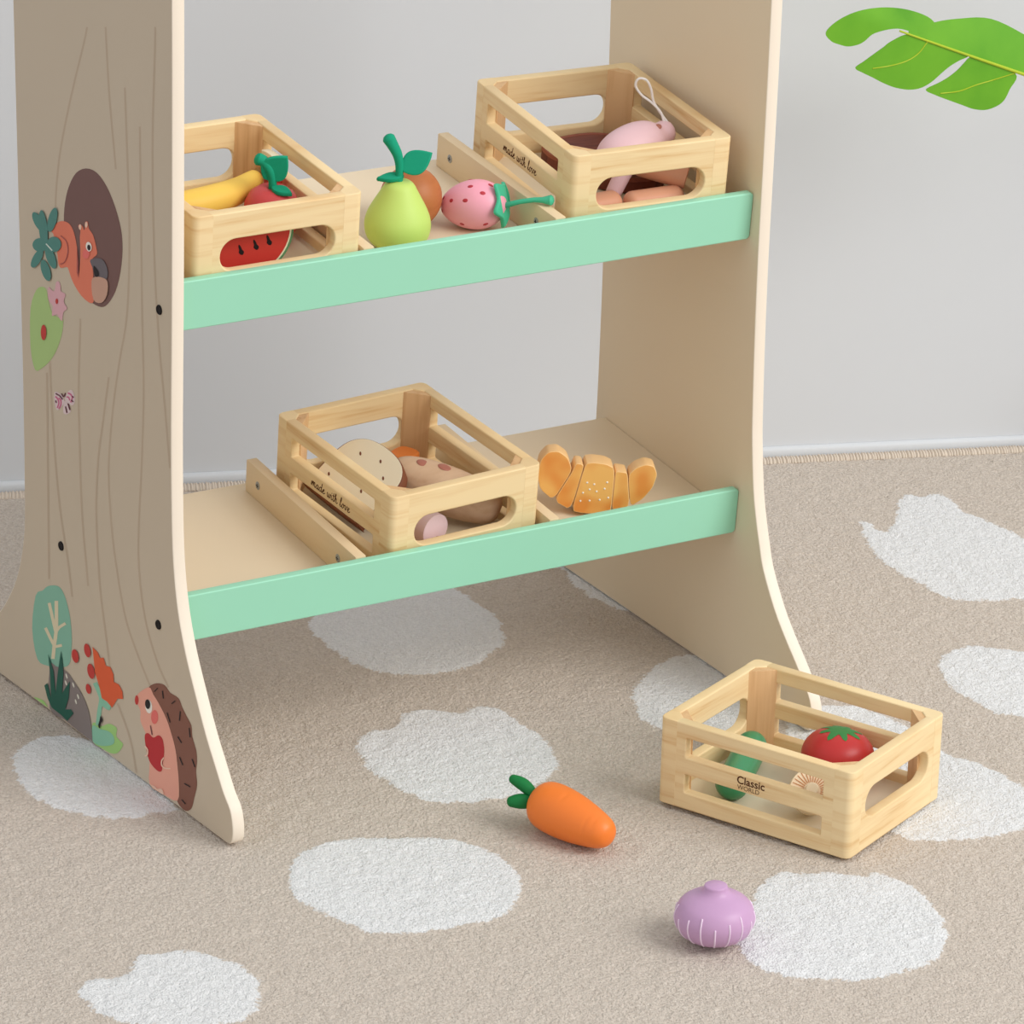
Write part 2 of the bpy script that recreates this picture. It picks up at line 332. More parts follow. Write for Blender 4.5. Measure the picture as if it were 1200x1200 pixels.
# ------------------------------------------------------------------ market stand
ART = [
("grain",0,0,[2079,6097,2090,6070,2097,6047,2110,6015,2135,5957,2179,5864,2235,5746,2296,5616,2353,5490,2406,5368,2458,5243,2506,5121,2547,5006,2579,4901,2604,4803,2623,4712,2639,4630,2649,4560,2654,4501,2657,4445,2661,4388,2629,4397,2625,4454,2623,4509,2618,4568,2607,4638,2592,4720,2572,4810,2548,4908,2516,5012,2475,5126,2427,5248,2375,5373,2323,5495,2267,5620,2206,5750,2149,5868,2106,5961,2081,6019,2068,6052,2060,6074,2050,6102]),
("grain",0,0,[1785,6168,1783,6144,1783,6125,1781,6096,1777,6044,1771,5962,1763,5858,1753,5741,1740,5619,1722,5491,1700,5354,1677,5214,1655,5074,1625,5084,1648,5223,1671,5364,1692,5500,1710,5628,1723,5749,1734,5866,1741,5970,1748,6052,1751,6104,1753,6133,1754,6152,1755,6176]),
("grain",0,0,[1496,5766,1490,5629,1484,5491,1478,5352,1472,5210,1466,5065,1459,4919,1454,4769,1454,4616,1460,4453,1470,4282,1485,4115,1506,3965,1534,3837,1570,3724,1608,3618,1643,3511,1674,3404,1704,3301,1733,3196,1759,3087,1784,2967,1809,2840,1829,2716,1843,2606,1850,2519,1851,2448,1848,2378,1841,2296,1832,2197,1820,2088,1802,1974,1778,1857,1745,1731,1706,1597,1662,1468,1616,1357,1570,1272,1521,1205,1471,1146,1418,1087,1364,1028,1306,972,1249,917,1191,862,1163,879,1220,934,1278,989,1335,1045,1389,1104,1441,1163,1492,1221,1540,1288,1586,1372,1631,1482,1675,1610,1714,1744,1747,1870,1771,1987,1788,2100,1801,2208,1810,2307,1817,2390,1820,2459,1819,2530,1812,2616,1798,2725,1778,2849,1754,2975,1729,3095,1702,3204,1674,3308,1644,3412,1613,3518,1578,3625,1540,3731,1504,3844,1476,3973,1455,4123,1440,4290,1430,4462,1425,4625,1424,4778,1429,4928,1436,5074,1442,5219,1448,5360,1454,5499,1460,5637,1466,5774]),
("grain",0,0,[1270,5518,1270,5353,1270,5191,1270,5023,1270,4840,1270,4632,1270,4404,1270,4179,1269,3978,1266,3813,1262,3670,1259,3536,1260,3395,1266,3249,1276,3104,1289,2953,1303,2788,1323,2598,1349,2389,1371,2183,1379,1999,1372,1845,1354,1709,1327,1588,1294,1477,1252,1376,1203,1289,1150,1213,1099,1146,1052,1094,1005,1055,959,1021,913,984,885,1002,931,1038,977,1072,1023,1111,1070,1163,1120,1229,1173,1304,1223,1391,1263,1491,1296,1601,1323,1722,1341,1857,1349,2010,1340,2193,1319,2399,1293,2607,1273,2797,1259,2962,1246,3114,1236,3259,1230,3405,1229,3545,1232,3680,1236,3822,1239,3987,1240,4188,1240,4413,1241,4640,1241,4849,1241,5031,1241,5199,1241,5361,1241,5526]),
("grain",0,0,[1017,6356,1017,6340,1015,6335,1016,6309,1020,6233,1031,6088,1047,5892,1064,5673,1075,5458,1079,5249,1080,5031,1077,4816,1071,4612,1061,4423,1048,4243,1032,4072,1014,3910,994,3759,970,3619,947,3485,925,3356,907,3231,890,3112,873,2995,856,2877,827,2889,844,3007,860,3123,877,3242,896,3366,917,3496,941,3630,964,3770,985,3921,1002,4082,1019,4253,1032,4432,1042,4621,1048,4824,1051,5039,1050,5257,1046,5466,1035,5680,1019,5899,1003,6094,991,6240,987,6316,987,6342,988,6348,989,6364]),
("grain",0,0,[2276,3671,2290,3514,2305,3353,2319,3197,2328,3053,2332,2931,2332,2825,2330,2718,2327,2597,2325,2454,2322,2298,2317,2137,2307,1981,2291,1830,2271,1682,2248,1534,2226,1385,2194,1398,2216,1547,2239,1694,2260,1843,2275,1993,2285,2149,2290,2309,2293,2465,2295,2608,2298,2729,2300,2835,2300,2942,2296,3063,2287,3207,2274,3362,2259,3523,2244,3680]),
("grain",0,0,[1821,3321,1846,3228,1871,3134,1895,3040,1920,2945,1946,2849,1974,2753,1999,2653,2021,2547,2038,2435,2052,2319,2062,2196,2066,2065,2064,1919,2056,1760,2043,1602,2027,1457,2004,1327,1976,1205,1947,1094,1922,993,1905,908,1891,835,1879,768,1866,699,1834,713,1847,782,1859,849,1873,922,1891,1007,1915,1108,1944,1219,1972,1340,1995,1470,2011,1615,2024,1772,2032,1930,2035,2076,2031,2207,2021,2329,2007,2445,1990,2556,1968,2662,1943,2761,1916,2857,1889,2952,1865,3048,1840,3142,1815,3235,1791,3329]),
("grain",0,0,[2816,3263,2810,3134,2804,3004,2797,2875,2789,2752,2781,2635,2771,2523,2760,2413,2747,2302,2732,2188,2715,2072,2696,1960,2674,1853,2649,1752,2620,1657,2592,1567,2567,1482,2549,1403,2534,1330,2520,1260,2506,1188,2473,1202,2488,1274,2501,1344,2516,1417,2535,1496,2560,1581,2588,1671,2617,1766,2642,1866,2663,1972,2683,2085,2700,2200,2715,2314,2728,2425,2739,2535,2748,2646,2757,2763,2765,2887,2771,3015,2777,3145,2784,3274]),
("grain",0,0,[2862,3029,2866,2888,2869,2755,2872,2604,2877,2408,2883,2150,2890,1846,2897,1521,2904,1203,2871,1215,2864,1533,2857,1857,2850,2161,2844,2419,2840,2615,2836,2765,2833,2898,2830,3040]),
("grain",0,0,[1757,516,1705,457,1650,398,1600,339,1557,278,1525,214,1501,148,1480,82,1458,15,1426,30,1449,97,1470,164,1494,230,1526,294,1569,356,1621,416,1675,475,1727,534]),
("hollow",1,1,[2122,4954,1949,4968,1788,4899,1658,4770,1572,4619,1551,4459,1589,4263,1674,4079,1799,3939,1911,3878,2060,3869,2226,3904,2372,4013,2478,4190,2503,4409,2474,4587,2401,4738,2284,4873]),
("squirrel",1,3,[2709,4278,2603,4377,2488,4419,2394,4418,2329,4365,2288,4264,2274,4136,2271,4014,2373,3984,2446,4048,2561,4010,2605,4039,2630,4184,2683,4263]),
("squirrel",1,3,[2270,4024,2234,4204,2236,4354,2226,4413,2259,4445,2224,4470,2184,4463,2166,4440,2151,4454,2145,4508,2100,4524,2083,4473,2015,4437,1959,4331,1968,4292,2021,4252,2051,4220,2038,4168,2026,4106,2043,4025,2021,3909,2078,3860,2227,3876,2356,3942,2428,4025,2445,4067,2331,4120]),
("swirl",0,4,[2556,4278,2531,4274,2505,4271,2482,4267,2464,4258,2452,4244,2444,4225,2440,4204,2442,4182,2450,4157,2463,4130,2480,4103,2497,4083,2513,4070,2530,4061,2550,4053,2570,4044,2565,4037,2545,4046,2525,4054,2503,4066,2483,4082,2465,4105,2447,4132,2433,4160,2425,4186,2423,4209,2427,4231,2436,4251,2449,4266,2468,4276,2493,4281,2519,4284,2544,4287]),
("slate",1,4,[2059,4228,1880,4285,1790,4232,1804,4143,1959,4126,2038,4177]),
("nut",1,5,[2046,4053,1978,4109,1848,4138,1782,4122,1797,4014,1891,3920,2021,3909]),
("swirl",0,5,[2276,4286,2255,4142,2263,4016,2288,4056]),
("black",1,5,[2008,4192,1939,4175,1921,4146,1952,4115,1996,4120]),
("cheek",1,4,[2073,4270,2077,4256,2087,4241,2103,4228,2123,4217,2143,4211,2163,4211,2178,4215,2188,4223,2191,4236,2187,4250,2176,4265,2160,4278,2141,4289,2120,4295,2101,4295,2086,4291,2076,4283]),
("ear",1,4,[2199,4455,2201,4447,2205,4439,2211,4432,2218,4427,2226,4425,2233,4425,2239,4429,2243,4435,2244,4442,2242,4450,2238,4458,2232,4465,2225,4470,2217,4472,2209,4471,2204,4468,2200,4462]),
("ear",1,4,[2097,4503,2099,4494,2103,4486,2109,4479,2117,4474,2124,4471,2132,4472,2137,4476,2141,4482,2142,4490,2140,4498,2136,4507,2130,4514,2123,4519,2115,4521,2108,4520,2102,4517,2098,4510]),
("white",1,5,[2034,4345,2033,4332,2038,4318,2048,4305,2063,4295,2079,4289,2096,4288,2111,4291,2122,4299,2128,4311,2129,4324,2124,4338,2114,4350,2099,4360,2083,4366,2066,4367,2052,4364,2040,4356]),
("black",1,6,[2050,4331,2050,4323,2054,4314,2060,4306,2069,4301,2079,4297,2088,4297,2096,4299,2102,4305,2106,4312,2105,4320,2102,4329,2095,4336,2086,4342,2077,4345,2067,4346,2059,4343,2053,4338]),
("fern",1,6,[2609,4389,2633,4349,2661,4312,2692,4283,2722,4266,2746,4262,2762,4272,2768,4295,2763,4328,2748,4367,2725,4407,2696,4444,2665,4473,2636,4490,2612,4494,2596,4483,2590,4461,2594,4428]),
("fern",1,6,[2538,4214,2546,4190,2568,4164,2601,4140,2642,4121,2684,4109,2724,4105,2756,4110,2777,4123,2783,4143,2775,4168,2753,4193,2719,4217,2679,4236,2636,4249,2597,4253,2565,4247,2545,4234]),
("fern",1,6,[2650,4086,2632,4058,2624,4030,2628,4005,2643,3985,2666,3974,2696,3972,2729,3980,2761,3997,2788,4021,2806,4049,2814,4077,2810,4102,2795,4121,2772,4133,2741,4134,2709,4126,2677,4109]),
("fern",1,6,[2739,3949,2725,3922,2722,3894,2729,3870,2745,3851,2770,3840,2799,3838,2829,3846,2857,3863,2879,3887,2893,3914,2896,3941,2889,3966,2872,3985,2848,3996,2819,3997,2789,3989,2761,3972]),
("fern",1,6,[2764,4282,2760,4229,2765,4180,2778,4141,2799,4115,2824,4106,2851,4116,2876,4143,2896,4183,2909,4233,2913,4286,2908,4335,2894,4374,2873,4400,2848,4408,2822,4398,2797,4371,2777,4331]),
("fern",1,6,[2762,4146,2770,4124,2794,4100,2829,4076,2872,4057,2918,4044,2961,4038,2995,4041,3017,4052,3024,4070,3015,4092,2992,4116,2956,4139,2913,4158,2867,4171,2825,4177,2791,4174,2769,4163]),
("fern",1,6,[2847,4328,2821,4307,2806,4284,2804,4262,2814,4244,2837,4231,2868,4226,2905,4229,2942,4240,2976,4257,3002,4279,3017,4302,3019,4324,3008,4343,2986,4355,2954,4360,2918,4357,2880,4346]),
("fern",1,6,[2889,3977,2923,3942,2960,3911,2997,3888,3028,3876,3050,3875,3061,3887,3058,3909,3042,3939,3016,3974,2982,4009,2945,4040,2908,4062,2877,4075,2855,4075,2845,4064,2848,4041,2863,4011]),
("vein",0,7,[2799,4141,2697,4113,2682,4125,2784,4152]),
("lawn",1,1,[2996,3693,2885,3755,2820,3746,2796,3676,2731,3580,2617,3576,2547,3607,2563,3477,2646,3316,2768,3171,2916,3056,3047,2995,3118,3169,3102,3506]),
("pink",1,3,[2780,3786,2723,3775,2677,3785,2651,3861,2604,3883,2575,3857,2569,3811,2493,3809,2526,3738,2471,3697,2538,3643,2556,3566,2609,3575,2642,3597,2732,3556,2713,3643,2785,3679]),
("berry",1,4,[2616,3715,2618,3706,2622,3698,2628,3691,2635,3686,2643,3684,2650,3685,2655,3688,2659,3694,2660,3702,2658,3710,2654,3718,2648,3725,2641,3730,2633,3732,2626,3732,2621,3728,2617,3722]),
("berry",1,4,[2828,3386,2832,3362,2841,3340,2854,3321,2870,3308,2886,3303,2901,3306,2913,3317,2920,3335,2922,3357,2918,3380,2909,3403,2896,3422,2880,3434,2864,3439,2849,3436,2837,3425,2830,3408]),
("wing",1,1,[2562,2900,2628,2925,2713,2911,2725,2843,2710,2788,2677,2764,2616,2809,2564,2861]),
("wing",1,1,[2541,2915,2492,2982,2424,3021,2383,2987,2377,2938,2412,2893,2479,2884,2529,2889]),
("wing",1,1,[2563,2869,2529,2889,2480,2862,2448,2830,2517,2782,2575,2780]),
("magenta",0,2,[2715,2867,2704,2866,2692,2865,2683,2863,2676,2860,2670,2854,2665,2847,2662,2838,2661,2829,2665,2820,2672,2809,2680,2796,2688,2784,2665,2787,2657,2799,2648,2812,2641,2824,2637,2837,2637,2848,2640,2858,2646,2866,2653,2873,2663,2878,2675,2880,2687,2881,2698,2882]),
("magenta",0,2,[2656,2874,2647,2871,2638,2870,2630,2868,2626,2864,2623,2858,2623,2849,2624,2839,2627,2829,2633,2819,2642,2808,2652,2796,2662,2785,2640,2786,2631,2797,2620,2809,2611,2821,2603,2833,2600,2845,2598,2857,2599,2867,2602,2876,2609,2882,2619,2884,2629,2886,2638,2888]),
("magenta",0,2,[2497,2966,2484,2967,2471,2969,2460,2970,2451,2969,2443,2967,2437,2963,2432,2957,2430,2951,2433,2942,2440,2931,2448,2919,2456,2906,2433,2909,2426,2921,2417,2934,2409,2947,2406,2958,2408,2968,2414,2975,2423,2980,2433,2984,2446,2985,2461,2984,2474,2982,2487,2981]),
("magenta",0,2,[2517,2925,2506,2928,2496,2931,2490,2933,2486,2933,2483,2931,2480,2926,2476,2920,2473,2914,2449,2925,2452,2931,2456,2937,2460,2943,2468,2947,2480,2947,2493,2944,2504,2941,2513,2939]),
("maroon",0,3,[2710,2837,2698,2822,2677,2832,2689,2848]),
("maroon",0,3,[2422,2967,2401,2959,2384,2971,2404,2979]),
("maroon",0,3,[2439,2927,2406,2921,2390,2933,2423,2940]),
("maroon",0,3,[2542,2841,2520,2792,2499,2802,2520,2850]),
("maroon",0,3,[2604,2930,2571,2911,2552,2923,2585,2942]),
("maroon",0,3,[2536,2961,2567,2917,2547,2919,2516,2963]),
("maroon",0,3,[2702,2897,2636,2901,2588,2884,2571,2896,2622,2914,2692,2910]),
("maroon",0,3,[2498,2880,2466,2835,2445,2845,2477,2890]),
("tree",1,1,[3130,970,3006,1061,2913,1134,2777,1191,2689,1200,2617,1157,2561,1071,2522,963,2507,816,2523,686,2567,554,2733,468,2945,402,3126,396,3205,647]),
("bark",0,2,[2813,513,2806,546,2799,579,2792,612,2784,648,2773,686,2761,726,2750,770,2741,820,2736,877,2734,940,2732,1006,2731,1070,2794,1047,2796,982,2797,917,2799,854,2804,798,2813,749,2824,707,2836,667,2847,628,2855,592,2862,558,2869,525,2876,492]),
("bark",0,2,[2916,980,2901,947,2885,914,2870,881,2856,851,2844,826,2833,803,2823,782,2812,760,2759,786,2770,808,2780,829,2791,852,2803,877,2817,907,2832,939,2848,973,2863,1006]),
("bark",0,2,[2990,725,2967,709,2944,692,2922,676,2903,661,2886,650,2872,640,2858,631,2844,621,2798,650,2812,660,2825,669,2839,679,2856,691,2875,705,2897,721,2920,738,2943,754]),
("bark",0,2,[2743,789,2733,801,2724,811,2715,821,2702,833,2681,848,2654,867,2625,887,2596,906,2622,919,2650,899,2680,879,2709,859,2734,841,2753,824,2766,810,2776,799,2785,788]),
("bark",0,2,[2817,610,2782,627,2746,644,2710,661,2675,679,2684,699,2720,682,2755,665,2791,648,2826,630]),
("rock",1,3,[2899,420,2793,457,2688,472,2584,478,2483,440,2353,381,2245,284,2191,150,2175,23,2176,1,2425,4,2662,20,2916,22]),
("chalk",1,4,[2588,448,2582,433,2587,422,2600,423,2614,434,2619,449,2614,459,2601,459]),
("chalk",1,4,[2599,381,2593,366,2599,356,2612,356,2625,367,2631,382,2625,393,2612,392]),
("chalk",1,4,[2471,412,2465,397,2471,386,2484,387,2497,398,2502,413,2497,424,2484,423]),
("chalk",1,4,[2391,338,2386,322,2391,312,2404,312,2417,323,2423,339,2417,349,2405,349]),
("chalk",1,4,[2432,275,2426,260,2432,250,2445,250,2458,261,2463,276,2458,287,2445,286]),
("grass",0,5,[2705,45,2870,48,2942,106,2995,203,2939,248,2881,130,2887,346,2916,523,2825,401,2797,209,2750,415,2687,640,2650,453,2682,254,2542,417,2569,251,2634,124,2531,164,2488,146,2602,32]),
("poppy",0,3,[2146,875,2060,861,2018,824,1960,851,1922,792,1847,809,1797,764,1793,697,1707,707,1652,668,1642,603,1734,571,1829,454,1914,475,2001,472,2041,563,2110,659,2127,760]),
("berry",1,4,[2386,709,2382,689,2385,669,2395,650,2411,635,2430,626,2451,623,2470,628,2486,639,2497,655,2501,675,2498,695,2488,714,2472,729,2453,738,2432,741,2412,736,2396,725]),
("berry",1,4,[2178,838,2173,818,2176,798,2185,779,2199,765,2217,756,2237,754,2255,759,2271,771,2282,788,2286,807,2283,828,2274,846,2260,861,2242,869,2222,871,2204,866,2188,854]),
("berry",1,4,[2117,675,2112,654,2115,631,2125,611,2141,594,2161,585,2182,582,2203,588,2220,601,2232,619,2237,641,2234,663,2224,684,2208,700,2188,709,2166,712,2145,706,2128,693]),
("berry",1,4,[2183,490,2180,475,2183,460,2190,446,2201,435,2215,428,2230,426,2245,429,2257,438,2265,450,2268,464,2265,480,2258,494,2247,505,2233,512,2217,514,2203,510,2191,502]),
("stem",0,2,[2153,543,2132,527,2112,511,2093,495,2077,481,2066,469,2058,460,2054,450,2052,437,2056,418,2064,394,2074,366,2084,334,2093,299,2101,260,2110,220,2119,181,2046,206,2037,245,2029,285,2020,323,2012,357,2003,387,1992,415,1984,441,1979,464,1981,483,1987,497,1997,509,2009,522,2025,537,2045,553,2066,569,2086,585]),
("stem",1,2,[2016,450,1929,477,1857,459,1882,408,1968,400,2017,412]),
("bush",1,1,[2170,182,2024,209,1891,284,1762,297,1773,224,1722,205,1659,189,1748,79,1870,27,2016,0,2175,9]),
("stem",1,2,[2170,159,2054,174,1893,214,1808,194,1824,126,2015,35,2175,17]),
("black",1,6,[2015,308,1984,279,2020,233,2033,188,2061,202,2036,258]),
("bush",1,1,[3206,-28,3051,48,2985,34,2967,14,3083,4]),
("spine",1,1,[1215,874,1093,954,958,990,870,959,737,962,679,905,607,853,534,801,521,709,463,619,450,528,466,424,453,316,499,183,544,74,634,13,738,19,796,77,794,193,822,345,849,465,907,572,994,684,1112,768,1201,815]),
("hedgehog",1,2,[1215,874,1415,724,1402,655,1357,607,1359,524,1300,465,1270,428,1215,220,1219,3,1007,7,767,48,741,215,762,370,789,489,847,596,934,708,1052,792,1141,838]),
("berry",1,3,[1382,696,1384,681,1390,666,1398,653,1409,644,1420,640,1430,641,1438,647,1443,658,1444,671,1442,686,1436,701,1428,714,1418,723,1407,727,1397,726,1389,720,1383,709]),
("white",1,3,[1160,728,1160,707,1167,686,1179,667,1196,652,1216,644,1235,642,1252,648,1265,661,1272,678,1272,699,1265,720,1252,739,1235,754,1216,763,1196,764,1179,758,1167,746]),
("black",1,4,[1187,738,1187,723,1192,708,1201,695,1214,684,1228,678,1242,677,1254,681,1263,689,1268,702,1268,716,1263,731,1254,745,1241,755,1227,762,1213,763,1201,759,1192,750]),
("cheek",1,3,[1064,670,1067,647,1078,625,1093,605,1112,590,1132,582,1151,582,1166,590,1175,605,1178,625,1174,648,1164,670,1148,690,1129,705,1110,713,1091,712,1076,705,1067,690]),
("apple",1,3,[1286,422,1224,463,1149,455,1057,512,992,498,970,400,1002,272,1019,208,1094,186,1215,220,1273,328]),
("maroon",0,4,[1193,543,1167,471,1154,478,1179,550]),
("ear",0,4,[979,350,989,338,1000,326,1011,313,1018,300,1021,288,1021,276,1018,265,1012,258,1001,254,987,253,970,254,951,258,930,264,907,273,884,282,862,291,861,302,883,294,906,285,928,277,945,271,961,268,974,267,985,268,993,270,998,276,1000,285,1000,296,998,306,992,316,983,327,973,339,962,351]),
("ear",0,4,[1287,322,1276,318,1263,314,1253,310,1247,304,1245,296,1246,284,1249,273,1253,264,1258,259,1264,255,1274,249,1285,243,1277,236,1267,241,1257,248,1244,256,1234,267,1228,279,1225,292,1224,305,1226,315,1234,323,1246,328,1259,332,1270,336]),
("ear",1,4,[1204,1,1128,32,1083,26,1007,57,992,5]),
("black",0,3,[1120,868,1059,924,1069,925,1130,869]),
("black",0,3,[997,926,983,863,968,870,982,933]),
("black",0,3,[837,872,777,923,787,925,847,875]),
("black",0,3,[925,762,876,694,862,702,911,770]),
("black",0,3,[711,860,727,770,712,775,696,865]),
("black",0,3,[571,769,558,691,543,698,556,776]),
("black",0,3,[755,617,694,587,681,596,742,627]),
("black",0,3,[729,450,679,398,665,407,715,458]),
("black",0,3,[530,513,484,461,470,469,516,522]),
("black",0,3,[655,246,554,254,547,265,647,256]),
("black",0,3,[698,85,639,70,627,80,686,95])]

PRINT = paint('print_ground', (207, 191, 168), 0.5, 0.3, 0.02, 8)
ART_RGB = dict(grain=(196, 176, 152), hollow=(124, 92, 86), squirrel=(232, 128, 100), swirl=(176, 92, 84), slate=(112, 104, 108), nut=(206, 162, 140), black=(36, 30, 32),
    cheek=(236, 118, 110), ear=(244, 204, 180), white=(246, 240, 228), fern=(84, 138, 128), vein=(214, 226, 214), lawn=(176, 204, 132), pink=(226, 176, 182), berry=(200, 66, 60),
    wing=(226, 204, 204), magenta=(206, 108, 142), maroon=(104, 56, 66), tree=(138, 190, 166), bark=(228, 214, 180), rock=(140, 128, 124), chalk=(232, 226, 210), grass=(38, 96, 80),
    poppy=(230, 100, 60), stem=(146, 202, 172), bush=(168, 212, 128), spine=(138, 92, 76), hedgehog=(240, 172, 150), apple=(194, 50, 54))
st = thing('market_stand', 'cream wooden market stand with two mint-edged shelves and a printed tree-trunk side', 'shelf stand', T((0.36, 0.853, 0)))
SI = T((-0.36, -0.853, 0))
FRONT_L = [(-0.0000, 0.0), (-0.0060, 0.0012), (-0.0092, 0.005), (-0.0106, 0.0115), (-0.0101, 0.0195), (-0.0063, 0.031), (0.0036, 0.0415), (0.0138, 0.056), (0.0308, 0.0808), (0.046, 0.108),
           (0.062, 0.139), (0.0734, 0.171), (0.0798, 0.208), (0.0818, 0.2515), (0.0814, 0.323), (0.0784, 0.428), (0.0763, 0.53), (0.0748, 0.61), (0.073, 0.74)]
FRONT_R = [(0.6290, 0.0), (0.6215, 0.0012), (0.6185, 0.005), (0.6170, 0.0115), (0.6175, 0.0195), (0.6215, 0.030), (0.6310, 0.041), (0.6450, 0.0545), (0.6625, 0.0705), (0.6810, 0.0900), (0.7002, 0.1180),
           (0.7075, 0.1367), (0.7145, 0.1575), (0.7210, 0.1835), (0.7258, 0.2200), (0.7277, 0.2450), (0.7300, 0.3120), (0.7309, 0.3862), (0.7300, 0.4600), (0.7292, 0.5400), (0.7282, 0.74)]
REAR = [(0.217, 0.0), (0.224, 0.0012), (0.227, 0.005), (0.228, 0.0115), (0.222, 0.02), (0.210, 0.03), (0.195, 0.04), (0.178, 0.055), (0.160, 0.075), (0.143, 0.10), (0.131, 0.13), (0.1256, 0.16),
        (0.1235, 0.22), (0.1225, 0.30), (0.1228, 0.40), (0.1236, 0.60), (0.1248, 0.74)]
def panel_outline(front, c):
    fr = smooth_open(front[:-1], 3) + [np.array(front[-1])]
    return [tuple(p) for p in fr[::-1]] + [(c + p[0], p[1]) for p in smooth_open(REAR[:-1], 3) + [np.array(REAR[-1])]]
PT = 0.0106                                                         # side panel thickness
def panel(name, front, centre, M, outside_deco=None):
    mb = MB(); v, f = flat([panel_outline(front, centre)], PT, 0.0007, 1)
    o = len(mb.v); mb.v += v; a, e, g = mb.mi(CREAM), mb.mi(EDGE), mb.mi(PRINT)
    for q in f:                                                     # rims are painted a lighter cream than the faces
        zs = [v[i][2] for i in q]; mb.f.append(q); mb.m.append((g if outside_deco and zs[0] < 0 else a) if abs(abs(sum(zs) / len(zs)) - PT / 2) < 2e-5 and max(zs) - min(zs) < 1e-5 else e)
    if outside_deco: outside_deco(mb)
    mb.v = [tuple(SI @ M @ Vector(p)) for p in mb.v]
    return mb.build(name, st, 50)
TL = Vector((-0.067476, 0.997721, 0)); NL = Vector((0.997721, 0.067476, 0)); AOUT = Vector((0.094, 0.6565, 0))
ML = frame_from(AOUT + NL * (PT / 2), TL, (0, 0, 1), NL)             # local z: into the stand
def deco(mb):
    from mathutils.geometry import tessellate_polygon
    edge = panel_outline(FRONT_L, 0.2045)
    for order, (col, sm, layer, flat_pts) in enumerate(sorted(ART, key=lambda a: a[2])):
        p = [(flat_pts[i] / 1e4, max(flat_pts[i + 1] / 1e4, 0.0012)) for i in range(0, len(flat_pts), 2)]
        p = [(min(s, 0.334), z) for s, z in p]
        if sm: p = smooth_closed(p, 3)
        q = [Vector((s, z, 0)) for s, z in p]
        mb.add(([(s, z, -PT / 2 - 0.00003 - 0.000012 * order) for s, z in p], [tuple(t) for t in tessellate_polygon([q])]), paint('print_' + col, ART_RGB[col], 0.55, 0.25, 0.03, 60))
pl = panel('side_panel', FRONT_L, 0.2045, ML, deco); pl['label'] = 'side panel printed with a squirrel, a hedgehog and plants'
pr = panel('side_panel', FRONT_R, 0.853, frame_from((PX + PT / 2, 0, 0), (0, 1, 0), (0, 0, 1), (1, 0, 0)))
for s, z in ((0.0979, 0.4138), (0.2658, 0.1585), (0.1047, 0.1481)):
    hd = lathe([(0, 0.0006), (0.0026, 0.0006), (0.0028, 0.0009), (0.0036, 0.0010), (0.0040, 0.0004), (0.0040, -0.001), (0, -0.001)], 18)
    MB().add(hd, BLACK, SI @ ML @ T((s, z, -PT / 2 - 0.0002)) @ Matrix.Rotation(math.pi, 4, 'X')).build('bolt', pl)
def in_x(y): return AOUT.x + PT * NL.x + (y - AOUT.y) * (-0.06763)
DEP = 0.2096
for F in (LOW, UP):
    y0 = F.translation.y; xf, xb = in_x(y0) + .0002, in_x(y0 + DEP) + .0002
    MB().add(flat([[(xf, -0.0005), (PX - .0003, -0.0005), (PX - .0003, DEP), (xb, DEP)]], 0.0125, 0.0006, 1), CREAM, SI @ F @ T((0, 0, -0.00625))).build('shelf', st)
    rail = flat([rrect(in_x(y0 - .005) + .0003, -0.0125, PX - 0.0002, 0.0285, 0.0035)], 0.0078, 0.0011, 3)
    MB().add(rail, MINT, SI @ F @ frame_from((0, -0.0047, 0), (1, 0, 0), (0, 0, 1), (0, -1, 0))).build('front_rail', st)
for F, xs in ((LOW, (0.2580, 0.4395)), (UP, (0.2622, 0.4366))):
    for x in xs:
        d = MB().add(box(x, 0.0003, 0, x + 0.0097, 0.197, 0.029, 0.0009), PINE_DIV, SI @ F).build('divider', st)
        for dd in (0.0297, 0.1743):
            for sx in (-1, 1):
                M = SI @ F @ T((x + 0.00485 + sx * 0.0049, dd, 0.0145)) @ Matrix.Rotation(sx * math.pi / 2, 4, 'Y')
                s = MB().add(lathe([(0, -0.001), (0.0036, -0.001), (0.0036, 0.0002), (0.0030, 0.0006), (0, 0.0007)], 18), STEEL, M)
                s.add(box(-0.0019, -0.0003, 0.0005, 0.0019, 0.0003, 0.0009, 0), BLACK, M).add(box(-0.0003, -0.0019, 0.0005, 0.0003, 0.0019, 0.0009, 0), BLACK, M); s.build('screw', d)

